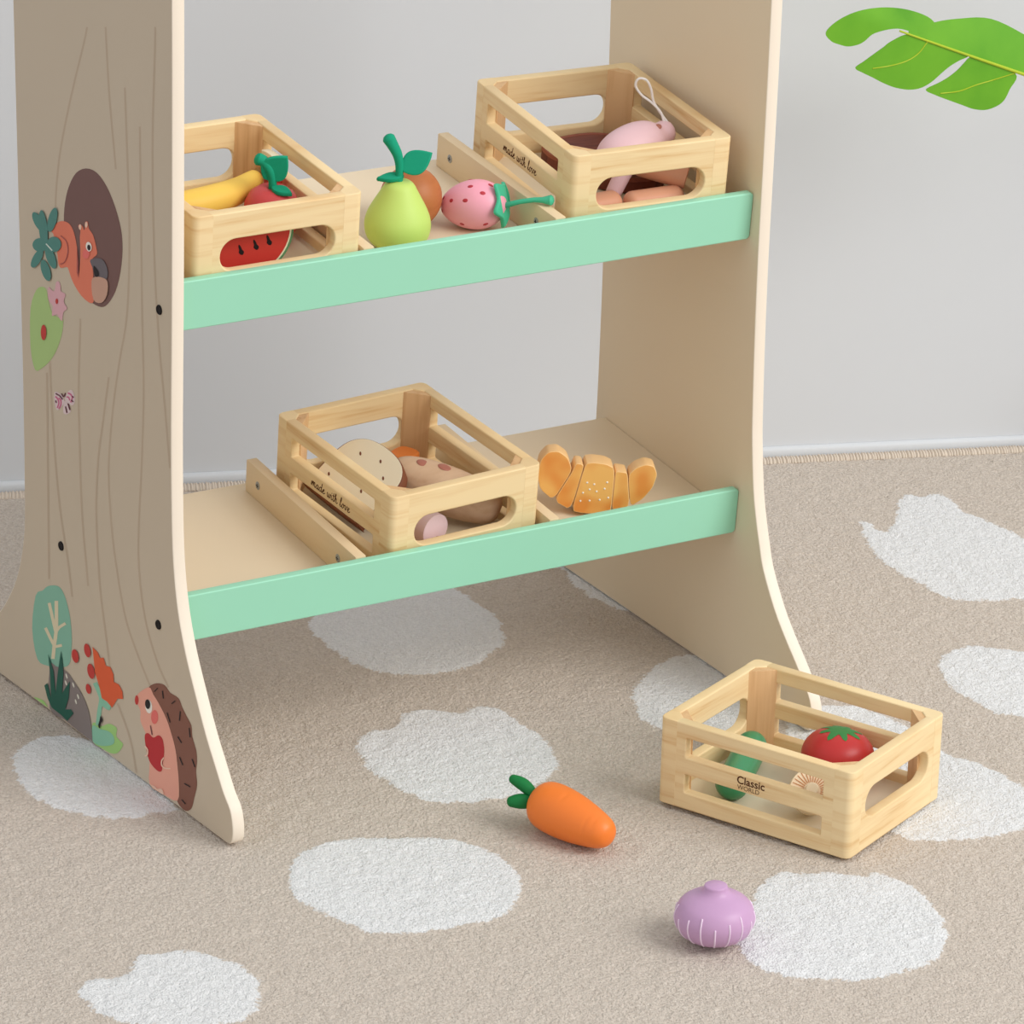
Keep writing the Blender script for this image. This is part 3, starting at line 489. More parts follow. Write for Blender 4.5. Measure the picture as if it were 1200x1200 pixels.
# ------------------------------------------------------------------ slatted pine crates
def text_mesh(body, size, bold=0.0):
    cu = bpy.data.curves.new('tmp', 'FONT'); cu.body = body; cu.size = size; cu.extrude = 0; cu.offset = bold; cu.align_x = 'LEFT'
    ob = bpy.data.objects.new('tmp', cu); me = bpy.data.meshes.new_from_object(ob)
    r = [tuple(p.co) for p in me.vertices], [tuple(p.vertices) for p in me.polygons]
    bpy.data.objects.remove(ob); bpy.data.curves.remove(cu); bpy.data.meshes.remove(me); return r
SCRIPT = {'m': (1.5, [[(0, .1), (.12, .9), (.25, 1), (.3, .1)], [(.3, .3), (.5, 1), (.66, .95), (.7, .1)], [(.7, .3), (.9, 1), (1.08, .95), (1.1, .2), (1.25, 0), (1.5, .3)]]),
  'a': (1.0, [[(.7, .8), (.4, 1), (.1, .6), (.15, .1), (.4, 0), (.65, .4), (.72, .95), (.7, .2), (.85, 0), (1, .25)]]),
  'd': (1.05, [[(.7, .8), (.4, 1), (.1, .6), (.15, .1), (.4, 0), (.65, .4), (.85, 2.0)], [(.85, 2.0), (.72, .6), (.76, .1), (.9, 0), (1.05, .25)]]),
  'e': (.85, [[(0, .35), (.35, .5), (.55, .85), (.4, 1), (.18, .7), (.15, .2), (.4, 0), (.65, .1), (.85, .35)]]),
  'w': (1.3, [[(0, .8), (.1, 1), (.12, .3), (.3, 0), (.5, .4), (.6, .95)], [(.6, .95), (.6, .3), (.75, 0), (1, .4), (1.05, 1), (1.3, .8)]]),
  'i': (.5, [[(.05, .9), (.1, .2), (.25, 0), (.5, .3)], [(.12, 1.45), (.14, 1.55)]]),
  't': (.6, [[(.25, 1.8), (.15, .6), (.2, .1), (.35, 0), (.6, .3)], [(-.1, 1.15), (.5, 1.25)]]),
  'h': (1.0, [[(.0, .2), (.3, 1.5), (.3, 2.0), (.15, 1.8), (.1, 0)], [(.1, .3), (.35, .95), (.55, .9), (.55, .2), (.75, 0), (1, .3)]]),
  'l': (.6, [[(0, .2), (.35, 1.5), (.35, 2.1), (.2, 1.9), (.15, .5), (.3, 0), (.6, .3)]]),
  'o': (.9, [[(.4, 1), (.1, .6), (.15, .1), (.4, 0), (.65, .5), (.45, 1), (.6, .8), (.9, .9)]]),
  'v': (.9, [[(0, .8), (.12, 1), (.2, .4), (.35, 0), (.6, .5), (.65, 1), (.9, .85)]]), ' ': (.7, [])}
def script_mesh(text, width, xh):
    tot = sum(SCRIPT[c][0] for c in text); k = width / tot; x = 0; mb = MB()
    for c in text:
        w, strokes = SCRIPT[c]
        for s in strokes:
            pts = smooth_open([(x + p * k + q * xh * .12, q * xh, 0) for p, q in s], 4) if len(s) > 2 else [(x + p * k + q * xh * .12, q * xh, 0) for p, q in s]
            mb.add(tube(pts, 0.00042, 6), BURN)
        x += w * k
    return mb.v, mb.f
TOPZ = lambda f: f
def crate_parts():
    side = flat([rrect(0.012, 0.0005, CL - 0.012, CH, 0.0004, 2), rrect(0.0255, 0.0150, CL - 0.0265, 0.0312, 0.0012, 3), rrect(0.0255, 0.0458, CL - 0.0265, 0.0632, 0.0012, 3)], CT - 0.00016, 0.0010)
    end = flat([rrect(0.012, 0.0005, CS - 0.012, CH, 0.0004, 2), rrect(0.0235, 0.0262, CS - 0.0235, 0.0532, 0.01345, 10)], CT - 0.00016, 0.0012)
    r = 0.006; post = []
    for i in range(8):
        a = math.pi + (math.pi / 2) * i / 7; post.append((r + r * math.cos(a), r + r * math.sin(a)))
    post += [(0.0165, 0), (0.0165, CT), (CT, 0.0165), (0, 0.0165)]
    post = flat([post], CH - 0.0005, 0.0010)
    blk = flat([[(CT - .001, CT - .001), (0.0262, CT - .001), (0.0262, CT), (CT, 0.0262), (CT - .001, 0.0262)]], CH - 0.0018, 0.0005, 1)
    return side, end, post, blk
C_SIDE, C_END, C_POST, C_BLK = crate_parts()
def front_with(kind):
    mb = MB().add(C_SIDE, PINE, frame_from((0, CT / 2, 0), (1, 0, 0), (0, 0, 1), (0, -1, 0)))
    F = lambda x, z: frame_from((x, -0.00004, z), (1, 0, 0), (0, 0, 1), (0, -1, 0))
    if kind == 'sans':
        mb.add(text_mesh('Classic', 0.0094, 0.00016), BURN, F(0.0745, 0.0382)); mb.add(text_mesh('WORLD', 0.0056), BURN, F(0.0752, 0.0332))
    else:
        mb.add(script_mesh('made with love', 0.0600, 0.0040), BURN, F(0.0585, 0.0352) @ T((0, 0, -0.0002)))
    return mb
def make_crate(M, kind, label):
    c = thing('wooden_crate', label, 'crate', M, 'slatted pine crates')
    front_with(kind).build('slatted_side', c)
    MB().add(C_SIDE, PINE, frame_from((0, CS - CT / 2, 0), (1, 0, 0), (0, 0, 1), (0, -1, 0))).build('slatted_side', c)
    for x in (CT / 2, CL - CT / 2):
        MB().add(C_END, PINE, frame_from((x, 0, 0), (0, 1, 0), (0, 0, 1), (1, 0, 0))).build('handle_end', c)
    for sx, sy, a in ((0, 0, 0), (1, 0, 1), (1, 1, 2), (0, 1, 3)):
        R = T((sx * CL, sy * CS, 0)) @ RZ(a * math.pi / 2)
        p = MB().add(C_POST, PINE, R @ T((0, 0, CH / 2 + 0.00025 + 0.00008))).build('corner_post', c)
        MB().add(C_BLK, PINE_UP, R @ T((0, 0, CH / 2 + 0.0001))).build('corner_block', p)
    MB().add(box(0.004, 0.004, 0.002, CL - 0.004, CS - 0.004, 0.007, 0), BASEB).build('base_board', c)
    return c
BASEB = paint('crate_base_ply', (226, 212, 184), 0.6, 0.2, 0.05, 30)
def copy_thing(src, M, label):
    r = src.copy(); COL.objects.link(r); r.matrix_world = M; r['label'] = label
    for ch in src.children:
        c = ch.copy(); COL.objects.link(c); c.parent = r
        for g in ch.children:
            d = g.copy(); COL.objects.link(d); d.parent = c
    return r
SHELF_CRATE = RZ(-math.pi / 2) @ T((-CL, 0, 0))                     # crate lying with its lettered side to the left, handle to the front
K4 = T((0.43609, 0.56441, 0.0002)) @ RZ(-1.12637)
K3 = LOW @ T((0.28929, 0.0006, 0.0002)) @ RZ(0.07675)
K2 = UP @ T((0.45493, 0.0094, 0.0002)) @ RZ(-0.05408)
K1 = UP @ T((0.11367, 0.0008, 0.0002)) @ RZ(0.0037)
crate_floor = make_crate(K4, 'sans', 'pine crate of vegetables standing on the rug at the foot of the stand')
crate_low = make_crate(K3 @ SHELF_CRATE, 'script', 'pine crate of bread on the lower shelf, between the dividers')
copy_thing(crate_low, K2 @ SHELF_CRATE, 'pine crate of meats on the upper shelf beside the bare cream side panel')
copy_thing(crate_low, K1 @ SHELF_CRATE, 'pine crate of fruit on the upper shelf beside the printed side panel')
# ------------------------------------------------------------------ toy food
TEAL = paint('teal_felt', (24, 156, 120), 0.7, 0.2, 0.06, 60)
def leaf_shape(L_, W_, thick=0.003, curl=0.25):
    """pointed leaf along +x, felt-thick, slightly cupped"""
    up = [(L_ * t, W_ / 2 * math.sin(math.pi * t ** 0.85) ** 0.9) for t in np.linspace(0.02, 0.98, 12)]
    v, f = flat([[(0, 0)] + [(x, -y) for x, y in up] + [(L_, 0)] + [(x, y) for x, y in up[::-1]]], thick, thick * .3, 1)
    return v, f
def bend(vf, k):
    v, f = vf; return [(x, y, z + k * y * y - .3 * k * x * x) for x, y, z in v], f

# --- pear, brown ball and strawberry in the middle of the upper shelf
M = UP @ T((0.3221, 0.0544, 0.0002))
t = thing('toy_pear', 'pale green wooden pear standing upright on the upper shelf', 'toy fruit', M, 'loose fruit on the upper shelf')
prof = [(0, 0), (0.010, 0.0002), (0.0175, 0.003), (0.0225, 0.0095), (0.0243, 0.0175), (0.0236, 0.0255), (0.0205, 0.034), (0.0165, 0.042), (0.0130, 0.049), (0.0105, 0.0535), (0.0070, 0.0562), (0, 0.057)]
PEARM = paint('pear_green', (200, 224, 116), 0.5, 0.35, 0.05, 20)
prof = [(a * 1.10, b) for a, b in prof]; pr_ = smooth_open(prof, 4); MB().add(lathe([(max(a, 0), b) for a, b in pr_[:-1]] + [(0, 0.057)], 48), PEARM).build('body', t, 60)
def stem_and_leaf(t, base, path, leaf, small):
    s = MB().add(tube(smooth_open(path, 6), [0.0034] * 7 + list(np.linspace(.0034, .0052, (len(path) - 1) * 6 - 6)), 12), TEAL); s.build('stem', t)
    MB().add(bend(leaf_shape(*leaf[1]), leaf[2]), TEAL, leaf[0]).build('leaf', t)
    MB().add(bend(leaf_shape(*small[1]), small[2]), TEAL, small[0]).build('leaf', t)
VX = Vector((0.8617, -0.5072, 0)); VY = Vector((0.5072, 0.8617, 0)); VZ = Vector((0, 0, 1))      # a turn of the fruit that shows stem and leaf side by side
def lf(o, x, z, y, n): 
    ex = (VX * x + VZ * z + VY * y).normalized(); nz = Vector(n) - ex * Vector(n).dot(ex); nz.normalize(); return frame_from(o, ex, nz.cross(ex), nz)
P = lambda x, z, y=0: tuple(VX * x + VY * y + VZ * z)
stem_and_leaf(t, None, [P(-.001, .055), P(-.001, .068), P(-.003, .078), P(-.0075, .0865), P(-.011, .0920)],
    (lf(P(0.001, .0650), 1, .72, .10, (-.35, -.75, .55)), (0.0280, 0.0200, .0036), 14), (lf(P(0.003, .0605), -1, -.08, -.15, (0, -.3, 1)), (0.022, 0.010, .004), 8))

M = UP @ T((0.3525, 0.0885, 0.0002))
t = thing('toy_coconut', 'round brown wooden fruit behind the green pear', 'toy fruit', M, 'loose fruit on the upper shelf')
BROWN = wood('brown_stained_wood', (186, 112, 66), (164, 92, 52), (12, 12, 90), 0.45)
MB().add(blob((0, 0, .0252), .0253, .0253, .0252), BROWN).build('body', t)
MB().add(lathe([(0, .0507), (.004, .0507), (.0046, .0499), (.0046, .049), (0, .0485)], 18), paint('brown_cap', (110, 64, 40), .6)).build('end_cap', t)

M = UP @ T((0.4015, 0.0655, 0.0209)) @ RZ(-0.76) @ Matrix.Rotation(math.radians(-12), 4, 'Y')
t = thing('toy_strawberry', 'pink wooden strawberry with green cap lying on the upper shelf', 'toy fruit', M, 'loose fruit on the upper shelf')
PINK = paint('strawberry_pink', (248, 168, 186), 0.42, 0.4, 0.04, 20)
fn = lambda p: (p[0] * (1.10 if p[0] < 0 else .86), p[1] * (1 - .10 * max(0, -p[0]) ** 2), p[2] * (1 - .10 * max(0, -p[0]) ** 2))
body = blob((0, 0, 0), .0280, .0207, .0203, 40, 26, fn)
mb = MB().add(body, PINK)
SEED = paint('seed_red', (190, 52, 66), .5)
cv = VX * -0.5 + VY * -0.86
for a, b in ((-34, 34), (-8, 30), (24, 48), (-58, 60), (-2, 66), (36, 84), (-20, -34), (22, -40), (-10, 110), (-40, 120), (30, 130), (-66, -10), (20, 170), (-30, 170)):
    th = math.radians(a); ph = math.radians(b)                      # th: along the axis, ph: around it from the near side upward
    n = Vector((math.sin(th), -math.cos(th) * math.cos(ph), math.cos(th) * math.sin(ph)))
    p = fn(tuple(n)); p = Vector((p[0] * .0280, p[1] * .0205, p[2] * .0203))
    mb.add(blob((0, 0, 0), .0024, .0017, .0004, 10, 6), SEED, axis_frame(p, p + n, (1, 0, 0)))
mb.build('body', t)
GREEN = paint('strawberry_leaf_green', (76, 190, 150), 0.6, 0.25, .06, 60)
pts = []
for i in range(10):
    a = 2 * math.pi * i / 10; r = .0200 if i % 2 == 0 else .0150
    pts.append((r * math.cos(a + .35), r * math.sin(a + .35)))
cap = flat([smooth_closed(pts, 4)], .0030, .0008, 1)
cap = ([(x, y, z - 22 * max(0, math.hypot(x, y) - .006) ** 2) for x, y, z in cap[0]], cap[1])
MB().add(cap, GREEN, axis_frame((.0238, 0, 0), (1, 0, .02), (0, 0, 1))).build('leaf_cap', t)
MB().add(tube([(.023, 0, -.002), (.036, 0, .0005), (.0480, 0, .0015), (.0550, 0, .0010), (.0620, .0, .0005)], [.0024, .0020, .0021, .0025, .0044], 12), GREEN).build('stem', t)

# --- fruit crate
def local(K, x, y, z): return K @ T((x, y, z))
FL = 0.0074
t = thing('toy_apple', 'red wooden apple with teal stem and leaf in the fruit crate', 'toy fruit', local(K1, 0.1125, 0.0865, FL), 'fruit in the upper crate')
APPLE = paint('apple_red', (206, 74, 76), 0.45, 0.4, 0.05, 20)
MB().add(lathe([(0, .0012), (.004, .0006), (.010, .0000), (.0165, .0045), (.0215, .0130), (.0230, .0225), (.0218, .0315), (.0178, .0395), (.0115, .0440), (.0055, .0445), (.002, .0425), (0, .0415)], 44), APPLE).build('body', t, 60)
stem_and_leaf(t, None, [P(0, .041), P(-.0005, .050), P(-.003, .0585), P(-.008, .0655), P(-.0125, .0675)],
    (lf(P(-.0075, .0515), .62, .68, -.1, (-.1, -.95, .35)), (0.0270, 0.0225, .0034), 10), (lf(P(-.001, .0455, -.004), 1, -.02, -.5, (0, -.2, 1)), (0.0190, 0.012, .004), 8))

t = thing('toy_banana', 'yellow wooden banana lying across the back of the fruit crate', 'toy fruit', K1, 'fruit in the upper crate')
YEL = paint('banana_yellow', (246, 204, 92), 0.5, 0.3, .05, 20)
bp_ = smooth_open([(.0205, .1080, .0345), (.036, .1040, .0385), (.062, .1050, .0395), (.093, .1130, .0405), (.116, .1230, .0450)], 6)
rr = [.0045 + .0078 * math.sin(math.pi * (.12 + .80 * i / (len(bp_) - 1))) ** .7 for i in range(len(bp_))]
MB().add(tube(bp_, rr, 16), YEL).build('body', t, 60)
MB().add(tube([tuple(bp_[-1]), tuple(np.array(bp_[-1]) + np.array([.006, .004, .005]))], [.0040, .0036], 8), paint('banana_tip', (150, 110, 50), .6)).build('tip', t)

def melon(K, o, rot, R, thick, name, label, seeds=True, a0=math.pi, a1=2 * math.pi, pale=False):
    """half-round slice: z is its thickness, flat cut along +y"""
    M = K @ T(o) @ rot
    t = thing(name, label, 'toy fruit', M, 'fruit in the upper crate')
    arc = lambda r, y0=0: [(r * math.cos(a), y0 + r * math.sin(a)) for a in np.linspace(a0, a1, 30)]
    MELON = paint('melon_red', (196, 58, 48), .5, .3, .04, 20); RIND = paint('melon_rind_pale', (238, 226, 196), .5) if pale else paint('melon_rind', (88, 138, 92), .5); PITH = paint('melon_pith', (226, 226, 190), .5)
    mb = MB().add(flat([arc(R - .0035) + ([] if a1 - a0 > 3.1 else [(0, 0)])], thick, .0004, 1), MELON)
    if seeds:
        for cx_, cy_ in ((-.0100, -.0098), (.0030, -.0088), (.0145, -.0078)):
            cx_, cy_ = cx_, cy_ - .0012; q = []
            for i in range(14):
                b = 2 * math.pi * i / 14; x = .0020 * math.cos(b) * (1.25 if math.sin(b) < 0 else .6); y = .0047 * math.sin(b); q.append((cx_ + x - .25 * y, cy_ + y))
            for s in (1, -1):
                mb.add(flat([q], .0003, 0), BLACK, T((0, 0, s * (thick / 2 + .0001))))
    mb.build('flesh', t)
    MB().add(flat([arc(R - .0020) + arc(R - .0036)[::-1]], thick - .0002, .0003, 1), PITH).build('pith', t)
    MB().add(flat([arc(R) + arc(R - .0021)[::-1]], thick, .0006, 1), RIND).build('rind', t)
STAND = Matrix.Rotation(math.pi / 2, 4, 'X')
melon(K1, (.0600, .0255, FL + .0385), STAND @ RZ(math.radians(6)), .0375, .011, 'watermelon_slice', 'watermelon slice with black seeds behind the front handle of the fruit crate')
melon(K1, (.1285, .1180, FL + .0004), frame_from((0, 0, 0), (0, -1, 0), (0, 0, 1), (-1, 0, 0)), .0585, .007, 'watermelon_slice', 'red fruit wedge with pale rind upright behind the teal apple leaf in the fruit crate', False, math.radians(74), math.radians(104), True)

# --- meat crate
STEAK = wood('steak_brown', (122, 62, 48), (84, 36, 32), (20, 150, 20), .55)
t = thing('toy_steak', 'dark brown streaked wooden steak lying at the back of the meat crate', 'toy meat', local(K2, .0900, .1130, FL), 'meats in the upper crate')
out = smooth_closed([(-.036, .004), (-.026, -.022), (-.008, -.046), (.020, -.052), (.038, -.040), (.042, .000), (.040, .034), (.022, .052), (-.006, .054), (-.034, .044), (-.040, .024)], 6)
MB().add(flat([out], .0138, .003, 2), STEAK, T((0, 0, .0070))).build('body', t)
RIMW = paint('steak_rim', (226, 206, 196), .5)
inner = [(x * .94, y * .92) for x, y in out]
MB().add(flat([out, inner], .004, .0006, 1), paint('steak_fat', (150, 84, 66), .55), T((0, 0, .0122))).build('rim', t)

HAM = paint('ham_pink', (234, 196, 202), .45, .35, .04, 20)
t = thing('toy_ham', 'pale pink wooden ham with a white hanging loop in the meat crate', 'toy meat', K2, 'meats in the upper crate')
p0, p1 = Vector((.0640, .0610, .0410)), Vector((.1235, .0735, .0545)); A = axis_frame(p0, p1)
hp = [(0, -.0060), (.0060, -.0052), (.0110, -.0020), (.0155, .004), (.0185, .012), (.0200, .022), (.0200, .032), (.0185, .042), (.0155, .050), (.0120, .055), (.0102, .0590), (.0100, .0640), (.0080, .0685), (.004, .0705), (0, .071)]
hp = [(max(a, 0), b) for a, b in smooth_open(hp, 3)]; hp[0] = (0, -.006); hp[-1] = (0, .071)
mb = MB().add(lathe(hp, 36), HAM, A)
mb.add(tube([(.0860, .0600, .0400), (.0760, .0530, .0310), (.0640, .0445, .0195)], [.0085, .0072, .0066], 16), HAM)
SPOTM = paint('meat_spot', (170, 108, 92), .55)
VIEW = Vector((-.5, -.78, .38))
for z, up2, s in ((.030, -.42, .0062), (.052, .75, .0035)):
    ai = A.inverted().to_3x3(); n = ai @ (VIEW + Vector((0, 0, up2))); n.z = 0; n.normalize(); k = min(range(len(hp)), key=lambda i: abs(hp[i][1] - z)); q = n * (hp[k][0] - .0003) + Vector((0, 0, z))
    mb.add(blob((0, 0, 0), s, s * .8, .0010, 14, 8), SPOTM, A @ axis_frame(q, q + n))
mb.build('body', t, 60)
e = A @ Vector((.0075, 0, .0640)); CORD = paint('white_cord', (238, 232, 228), .8, .1, .08, 300)
lp_ = [e + VX * x + VZ * z + VY * y for x, z, y in ((0, 0, 0), (-.004, .009, .002), (-.012, .016, .004), (-.021, .022, .004), (-.0265, .030, .003), (-.0245, .0365, .002), (-.018, .036, .002), (-.0135, .028, .003), (-.011, .018, .004), (-.006, .010, .004), (.0025, .001, .001))]
MB().add(tube(smooth_open([tuple(p) for p in lp_], 6), .00105, 8), CORD).build('cord_loop', t)
MB().add(lathe([(0, .0008), (.0022, .0008), (.0028, .0002), (.0028, -.001), (0, -.001)], 14), paint('cord_hole', (120, 84, 70), .6), axis_frame(e, e + Vector((.4, -.5, .7)))).build('cord_hole', t)

TAN = paint('sausage_tan', (218, 158, 126), .45, .35, .05, 20)
def sausage(K, a, b, r, label, mat=TAN, flat_end=False, name='toy_sausage', group='meats in the upper crate', cat='toy meat', spots=()):
    A = axis_frame(a, b); L_ = (Vector(b) - Vector(a)).length; t = thing(name, label, cat, K @ A, group)
    dome = lambda z, s: [(r * math.cos(q), z + s * r * .8 * math.sin(q)) for q in np.linspace(0, math.pi / 2, 8)]
    lo = dome(r * .8, -1)[::-1]; lo[0] = (0, 0)
    if flat_end: hi = [(r * .96, L_ - .0008), (r * .88, L_), (0, L_)]
    else: hi = dome(L_ - r * .8, 1); hi[-1] = (0, L_)
    mb = MB().add(lathe(lo + hi, 32), mat)
    if spots: mb.add(blob((-.0085, -.001, L_), .0032, .0042, .0005, 14, 8), SPOTM)
    mb.build('body', t, 45)
    return t
sausage(K2, (.0230, .0250, FL + .0105), (.0625, .0300, FL + .0105), .0105, 'tan sausage end showing at the left of the meat crate front handle')
sausage(K2, (.0640, .0245, FL + .0100), (.1190, .0262, FL + .0100), .0100, 'tan sausage lying lowest along the meat crate front handle')
sausage(K2, (.0860, .0560, FL + .0330), (.1240, .0300, FL + .0245), .0108, 'tan sausage tilted on top of the others in the meat crate', flat_end=True)

# --- bread crate
BREAD = paint('bread_cream', (252, 242, 218), .6, .2, .04, 20); CRUST = paint('crust_brown', (122, 70, 44), .6)
ang = math.radians(38)
ex = Vector((math.sin(.05), math.cos(.05), 0)); up_ = Vector((math.cos(ang), 0, math.sin(ang))); nrm = ex.cross(up_); nrm = -nrm if nrm.x > 0 else nrm
M = K3 @ frame_from(Vector((.0170, .1130, FL + .0062)), ex, up_, ex.cross(up_))
t = thing('bread_slice', 'cream bread slice with dark crust leaning in the low crate', 'toy bread', M, 'breads in the lower crate')
bo = [(-.044, .004), (-.040, 0), (.040, 0), (.044, .004), (.0465, .025), (.0465, .042), (.042, .054), (.030, .063), (.012, .067), (-.012, .067), (-.030, .063), (-.042, .054), (-.0465, .042), (-.0465, .025)]
bo = smooth_closed(bo, 4); sgn = 1 if (ex.cross(up_)).x < 0 else -1
MB().add(flat([bo], .0085, .0010, 1), CRUST).build('crust', t)
bi = [(x * .965, .002 + y * .962) for x, y in bo]
mb = MB().add(flat([bi], .0006, .0002, 1), BREAD, T((0, 0, sgn * .0042)))
for x, y in ((.020, .050), (-.006, .055), (.012, .033), (-.024, .045), (-.016, .025), (.030, .020)):
    mb.add(blob((0, 0, 0), .0024, .0010, .0002, 10, 6), CRUST, T((x, y, sgn * .0046)) @ RZ(.5))
mb.build('crumb', t)

t = thing('bread_roll', 'pale brown oval bread roll with darker spots in the low crate', 'toy bread', K3, 'breads in the lower crate')
ROLL = wood('roll_beech', (212, 180, 150), (190, 154, 122), (14, 60, 60), .5)
a, b = Vector((.0700, .0935, .0430)), Vector((.1215, .0345, .0265)); A = axis_frame(a, b); L_ = (b - a).length
pr2 = [(.0205 * max(0, math.sin(math.pi * k / 22)) ** .55, -.009 + (L_ + .018) * (.5 - .5 * math.cos(math.pi * k / 22))) for k in range(23)]
pr2[0] = (0, pr2[0][1]); pr2[-1] = (0, pr2[-1][1])
mb = MB().add(lathe(pr2, 40), ROLL, A)
inv = A.inverted().to_3x3(); side = VIEW.cross(b - a).normalized(); side = side if side.z > 0 else -side
for z, k1, k2, s in ((.016, .80, .6, .0055), (.034, .88, .48, .0060), (.060, .3, .9, .005)):
    n = inv @ (side * k1 + VIEW * k2); n.z = 0; n.normalize(); k = min(range(23), key=lambda i: abs(pr2[i][1] - z)); q = n * (pr2[k][0] - .0002) + Vector((0, 0, z))
    mb.add(blob((0, 0, 0), s, s * .8, .0010, 14, 8), SPOTM, A @ axis_frame(q, q + n))
mb.build('body', t, 60)
sausage(K3, (.0540, .0620, FL + .0147), (.0615, .0245, FL + .0147), .0147, 'pink round-ended toy sausage behind the low crate front handle', paint('sausage_pink', (246, 216, 220), .5, .3, .04, 20), True, 'toy_sausage', 'breads in the lower crate', 'toy meat',
    spots=1)
t = thing('toy_cheese', 'small orange wedge half hidden behind the oval bread roll', 'toy food', local(K3, .1060, .1430, FL) @ RZ(.4), 'breads in the lower crate')
MB().add(flat([smooth_closed([(-.010, -.009), (.010, -.009), (.010, .009), (-.010, .009)], 4)], .026, .002, 2), paint('cheese_orange', (224, 128, 58), .5), T((0, 0, .013))).build('body', t)

# --- croissant on the lower shelf
M = LOW @ T((0.5130, 0.0500, 0.0022)) @ RZ(-0.46) @ Matrix.Rotation(math.radians(-7), 4, 'X') @ frame_from((0, 0, 0), (1, 0, 0), (0, 0, 1), (0, -1, 0))
t = thing('toy_croissant', 'golden wooden croissant with white sprinkles standing on the lower shelf', 'toy bread', M)
def crust_mat():
    m = bpy.data.materials.new('croissant_glaze'); m.use_nodes = True; nt = m.node_tree; b = nt.nodes['Principled BSDF']; b.inputs['Roughness'].default_value = .5
    tc = nt.nodes.new('ShaderNodeTexCoord'); nz = nt.nodes.new('ShaderNodeTexNoise'); nz.inputs['Scale'].default_value = 38; nz.inputs['Detail'].default_value = 1
    nt.links.new(tc.outputs['Object'], nz.inputs['Vector']); rp = nt.nodes.new('ShaderNodeValToRGB')
    rp.color_ramp.elements[0].position = .40; rp.color_ramp.elements[0].color = srgb(232, 148, 66); rp.color_ramp.elements[1].position = .62; rp.color_ramp.elements[1].color = srgb(246, 188, 104)
    nt.links.new(nz.outputs['Fac'], rp.inputs['Fac']); nt.links.new(rp.outputs['Color'], b.inputs['Base Color']); return m
GLAZE = crust_mat(); CUT = paint('croissant_cut_edge', (246, 202, 142), .5, .25, .04, 20)
segs = [[(-.0385, .0185), (-.0289, .0097), (-.0170, .0350), (-.0205, .0455), (-.0275, .0510), (-.0345, .0500), (-.0395, .0430), (-.0410, .0300)],
        [(-.0286, .0095), (-.0163, .0020), (-.0092, .0392), (-.0110, .0412), (-.0150, .0415), (-.0168, .0350)],
        [(-.0160, .0018), (-.0080, .0000), (.0060, .0000), (.0115, .0010), (.0124, .0385), (.0060, .0420), (-.0030, .0430), (-.0086, .0418)],
        [(.0118, .0011), (.0243, .0062), (.0215, .0325), (.0206, .0352), (.0132, .0362), (.0126, .0330)],
        [(.0246, .0064), (.0330, .0130), (.0395, .0230), (.0420, .0340), (.0395, .0410), (.0335, .0425), (.0268, .0392), (.0218, .0330)]]
segs = [[(x * 1.22, y * 1.06) for x, y in s] for s in segs]
def soft(p): 
    o = []
    for i in range(len(p)):
        a, b, c = np.array(p[i - 1]), np.array(p[i]), np.array(p[(i + 1) % len(p)])
        o += [tuple(b + (a - b) * .22), tuple(b + (a - b) * .07 + (c - b) * .07), tuple(b + (c - b) * .22)]
    return o
for i, s in enumerate(segs):
    v, f = flat([soft(s)], (.0200, .0216, .0230, .0216, .0200)[i], .0006, 2); mb = MB(); mb.v = v; th = (.0200, .0216, .0230, .0216, .0200)[i] / 2
    g, c = mb.mi(GLAZE), mb.mi(CUT)
    for q in f:
        zs = [v[k][2] for k in q]; mb.f.append(q); mb.m.append(g if min(zs) > th - 2e-5 or max(zs) < -th + 2e-5 else c)
    if i == 2:
        for x, y in ((-.0090, .0175), (-.0045, .0205), (.0005, .0190), (.0060, .0215), (-.0015, .0250), (-.0065, .0262), (.0075, .0270), (-.0105, .0105), (.0030, .0120), (.0090, .0140), (-.004, .0110)):
            mb.add(blob((x * 1.2, y * 1.05, th), .00095, .00095, .0006, 8, 6), paint('sprinkle_white', (246, 238, 226), .5))
    mb.build('segment', t, 40)

# --- vegetable crate on the rug
t = thing('toy_cucumber', 'green wooden cucumber lying inside the crate on the rug', 'toy vegetable', K4, 'vegetables in the floor crate')
CUC = paint('cucumber_green', (52, 138, 92), .3, .5, .08, 20)
cp = smooth_open([(.0565, .0205, FL + .0137), (.0490, .0420, FL + .0140), (.0385, .0720, FL + .0140), (.0275, .1010, FL + .0140)], 6)
MB().add(tube(cp, [.0108] + [.0134] * (len(cp) - 2) + [.0122], 24), CUC).build('body', t, 60)
t = thing('toy_tomato', 'red wooden tomato with a painted green star in the floor crate', 'toy vegetable', local(K4, .1075, .1000, FL + .0022) @ Matrix.Rotation(math.radians(-6), 4, 'X'), 'vegetables in the floor crate')
TOM = paint('tomato_red', (190, 44, 42), .38, .45, .05, 20); SEP = paint('tomato_star_green', (52, 128, 62), .5)
tr = lambda th: (.0300 * math.cos(th) ** .9, .0238 + .0238 * math.sin(th) * (1 - .05 * math.sin(th)))
MB().add(lathe([(0, 0)] + [tr(a) for a in np.linspace(-1.45, 1.45, 26)] + [(0, .0464)], 44), TOM).build('body', t, 60)
star = []
for i in range(48):
    a = 2 * math.pi * i / 48; star.append((a, 1.2 * (.0118 + .0038 * math.cos(8 * a)) + .0010 * math.sin(3 * a)))
v = []; f = []
def tz(r):
    lo, hi = 0., 1.5
    for _ in range(40):
        mth = (lo + hi) / 2
        if tr(mth)[0] > r: lo = mth
        else: hi = mth
    return tr(lo)[1]
for k in range(9):
    for a, r in star: rr = max(r * k / 8, 1e-4); v.append((rr * math.cos(a), rr * math.sin(a), tz(rr) + .0003))
for k in range(8):
    for i in range(48): j = (i + 1) % 48; f.append((k * 48 + i, k * 48 + j, (k + 1) * 48 + j, (k + 1) * 48 + i))
MB().add((v, f), SEP).build('leaf_star', t, 60)
